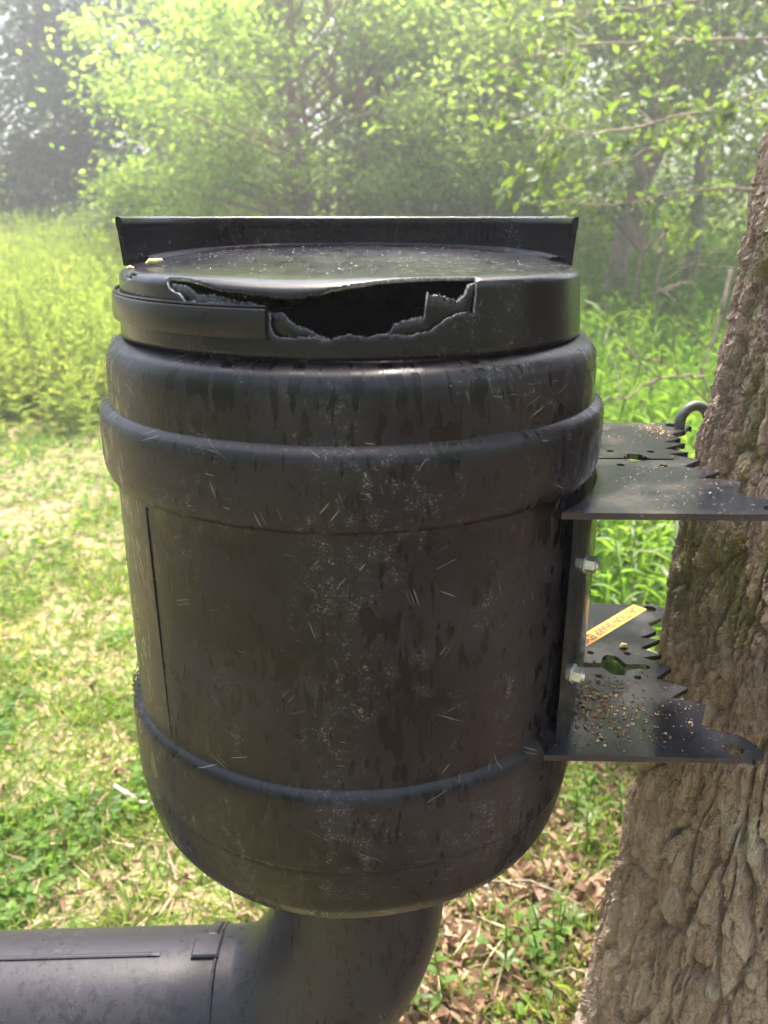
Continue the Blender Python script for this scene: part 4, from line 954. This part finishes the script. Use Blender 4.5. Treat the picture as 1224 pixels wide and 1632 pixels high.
for pts, nl, r in BR:
    K = np.array([at(*q) - bl for q in pts]); K = np.concatenate([[[.0, 0, K[0][2] - .25]], K]); d = np.linspace(0, 1, len(K)); t = np.linspace(0, 1, 24)
    pth = np.c_[[np.interp(t, d, K[:, k]) for k in range(3)]].T
    pth[1:-1] = .25 * pth[:-2] + .5 * pth[1:-1] + .25 * pth[2:]; pth[2:-1] += R_.normal(0, .008, (21, 3))
    V, F = tube(pth, np.linspace(r * 1.4, .002, 24), 6); mb = MB(); mb.add(V, F)
    tw = []
    for k in range(15):
        u = R_.uniform(.28, 1.0); b0 = np.array([np.interp(u, t, pth[:, q]) for q in range(3)]); dr_ = rdir(1, .0, .8)[0] * R_.uniform(.12, .38); dr_[0] -= .08
        e_ = b0 + dr_; limb(mb, b0, e_, .003, .0012, .05, 4, 4); tw.append((b0, e_))
    br = obj('branch', mb.mesh('branch', M['twig'], True), bt)
    for k in range(nl):
        b0, e_ = tw[R_.integers(0, len(tw))]; u = R_.uniform(.3, 1.05); P = b0 + (e_ - b0) * u; A = (e_ - b0) + R_.normal(0, .12, 3) + np.array([0, 0, -.06]); s = R_.uniform(.045, .085)
        leaf_obj('leaf', None, P, A, rdir(1, 1.2, .8)[0], s * .62, s, br, ovate_me[1])
    k = R_.integers(0, len(tw), nl * 4); B0 = np.array([q[0] for q in tw])[k]; E0 = np.array([q[1] for q in tw])[k]; u = R_.uniform(.1, 1.15, (len(k), 1)); s = R_.uniform(.03, .06, len(k))
    V, F = scatter(LEAF6[0], LEAF6[1], B0 + (E0 - B0) * u + R_.normal(0, .035, (len(k), 3)), (E0 - B0) + R_.normal(0, .14, (len(k), 3)), rdir(len(k), 1.2, .8), s * .62, s)
    obj('small_leaves', mesh_np('small_leaves', V, F, M['bright']), br, kind='stuff')
# more foliage of the same tree too dense to pick apart
V, F = crown_leaves(np.array([(-.2, 0, 4.3), (.3, .3, 3.9), (-.4, .4, 4.6), (.4, -.3, 4.5), (-.7, .2, 4.0), (-.9, .9, 3.4), (-.3, 1.2, 3.2), (-1.2, .6, 3.7)]), np.full(8, .7), 900, .075, .6, LEAF6)
obj('crown', mesh_np('crown', V, F, M['bright']), bt, kind='stuff')
# dead branches low in the bank, bare
def bare(label, pts, r, kids=5):
    K = np.array([at(*q) for q in pts]); d = np.linspace(0, 1, len(K)); t = np.linspace(0, 1, 16); pth = np.c_[[np.interp(t, d, K[:, k]) for k in range(3)]].T; pth[1:-1] += R_.normal(0, r * 1.2, (14, 3))
    mb = MB(); V, F = tube(pth, np.linspace(r, r * .3, 16), 6); mb.add(V, F)
    for k in range(kids):
        b0 = pth[R_.integers(3, 14)]; limb(mb, b0, b0 + rdir(1, .1)[0] * R_.uniform(.15, .4), r * .5, r * .15, .05, 4, 4)
    obj('bare_branch', mb.mesh('bare_branch', M['deadwood'], True), label=label, category='branch')
bare('bare grey branch slanting down above the hook, left of the rough tree', [(1120, 600, 3.2), (1060, 600, 3.0), (1000, 632, 2.9), (960, 640, 2.8)], .006)
bare('thin bare branch above the weeds, just right of the drum shoulder', [(1130, 640, 3.4), (1060, 580, 3.2), (985, 560, 3.1)], .0045)
bare('thin pale branch crossing beside the rough tree at lid height', [(1180, 430, 4.4), (1110, 420, 4.2), (1050, 418, 4.1)], .006, 6)
bare('upright leaning dead stem against the left edge of the rough tree', [(1165, 430, 4.6), (1150, 520, 4.4), (1110, 600, 4.2)], .014, 3)
bare('slim dark upright stem behind the bank, between the two slender trunks', [(1065, 350, 6.2), (1050, 420, 6.2), (1042, 520, 6.2)], .02, 3)

# ---------------- haze ----------------
if HAZE > 0:
    x0, x1, y0, y1, z0, z1 = -60, 60, -30, 60, -1.2, 14.5
    V = [(x, y, z) for x in (x0, x1) for y in (y0, y1) for z in (z0, z1)]
    F = np.array([(0, 1, 3, 2), (4, 6, 7, 5), (0, 4, 5, 1), (2, 3, 7, 6), (0, 2, 6, 4), (1, 5, 7, 3)])
    hm = bpy.data.materials.new('haze'); hm.use_nodes = True; nt = hm.node_tree; nt.nodes.remove(nt.nodes['Principled BSDF'])
    pv_ = nt.nodes.new('ShaderNodeVolumePrincipled'); pv_.inputs['Density'].default_value = HAZE; pv_.inputs['Color'].default_value = (.95, .97, 1, 1); pv_.inputs['Anisotropy'].default_value = .65
    nt.links.new(pv_.outputs[0], nt.nodes['Material Output'].inputs['Volume'])
    obj('haze', mesh_np('haze', V, F, hm), kind='stuff')
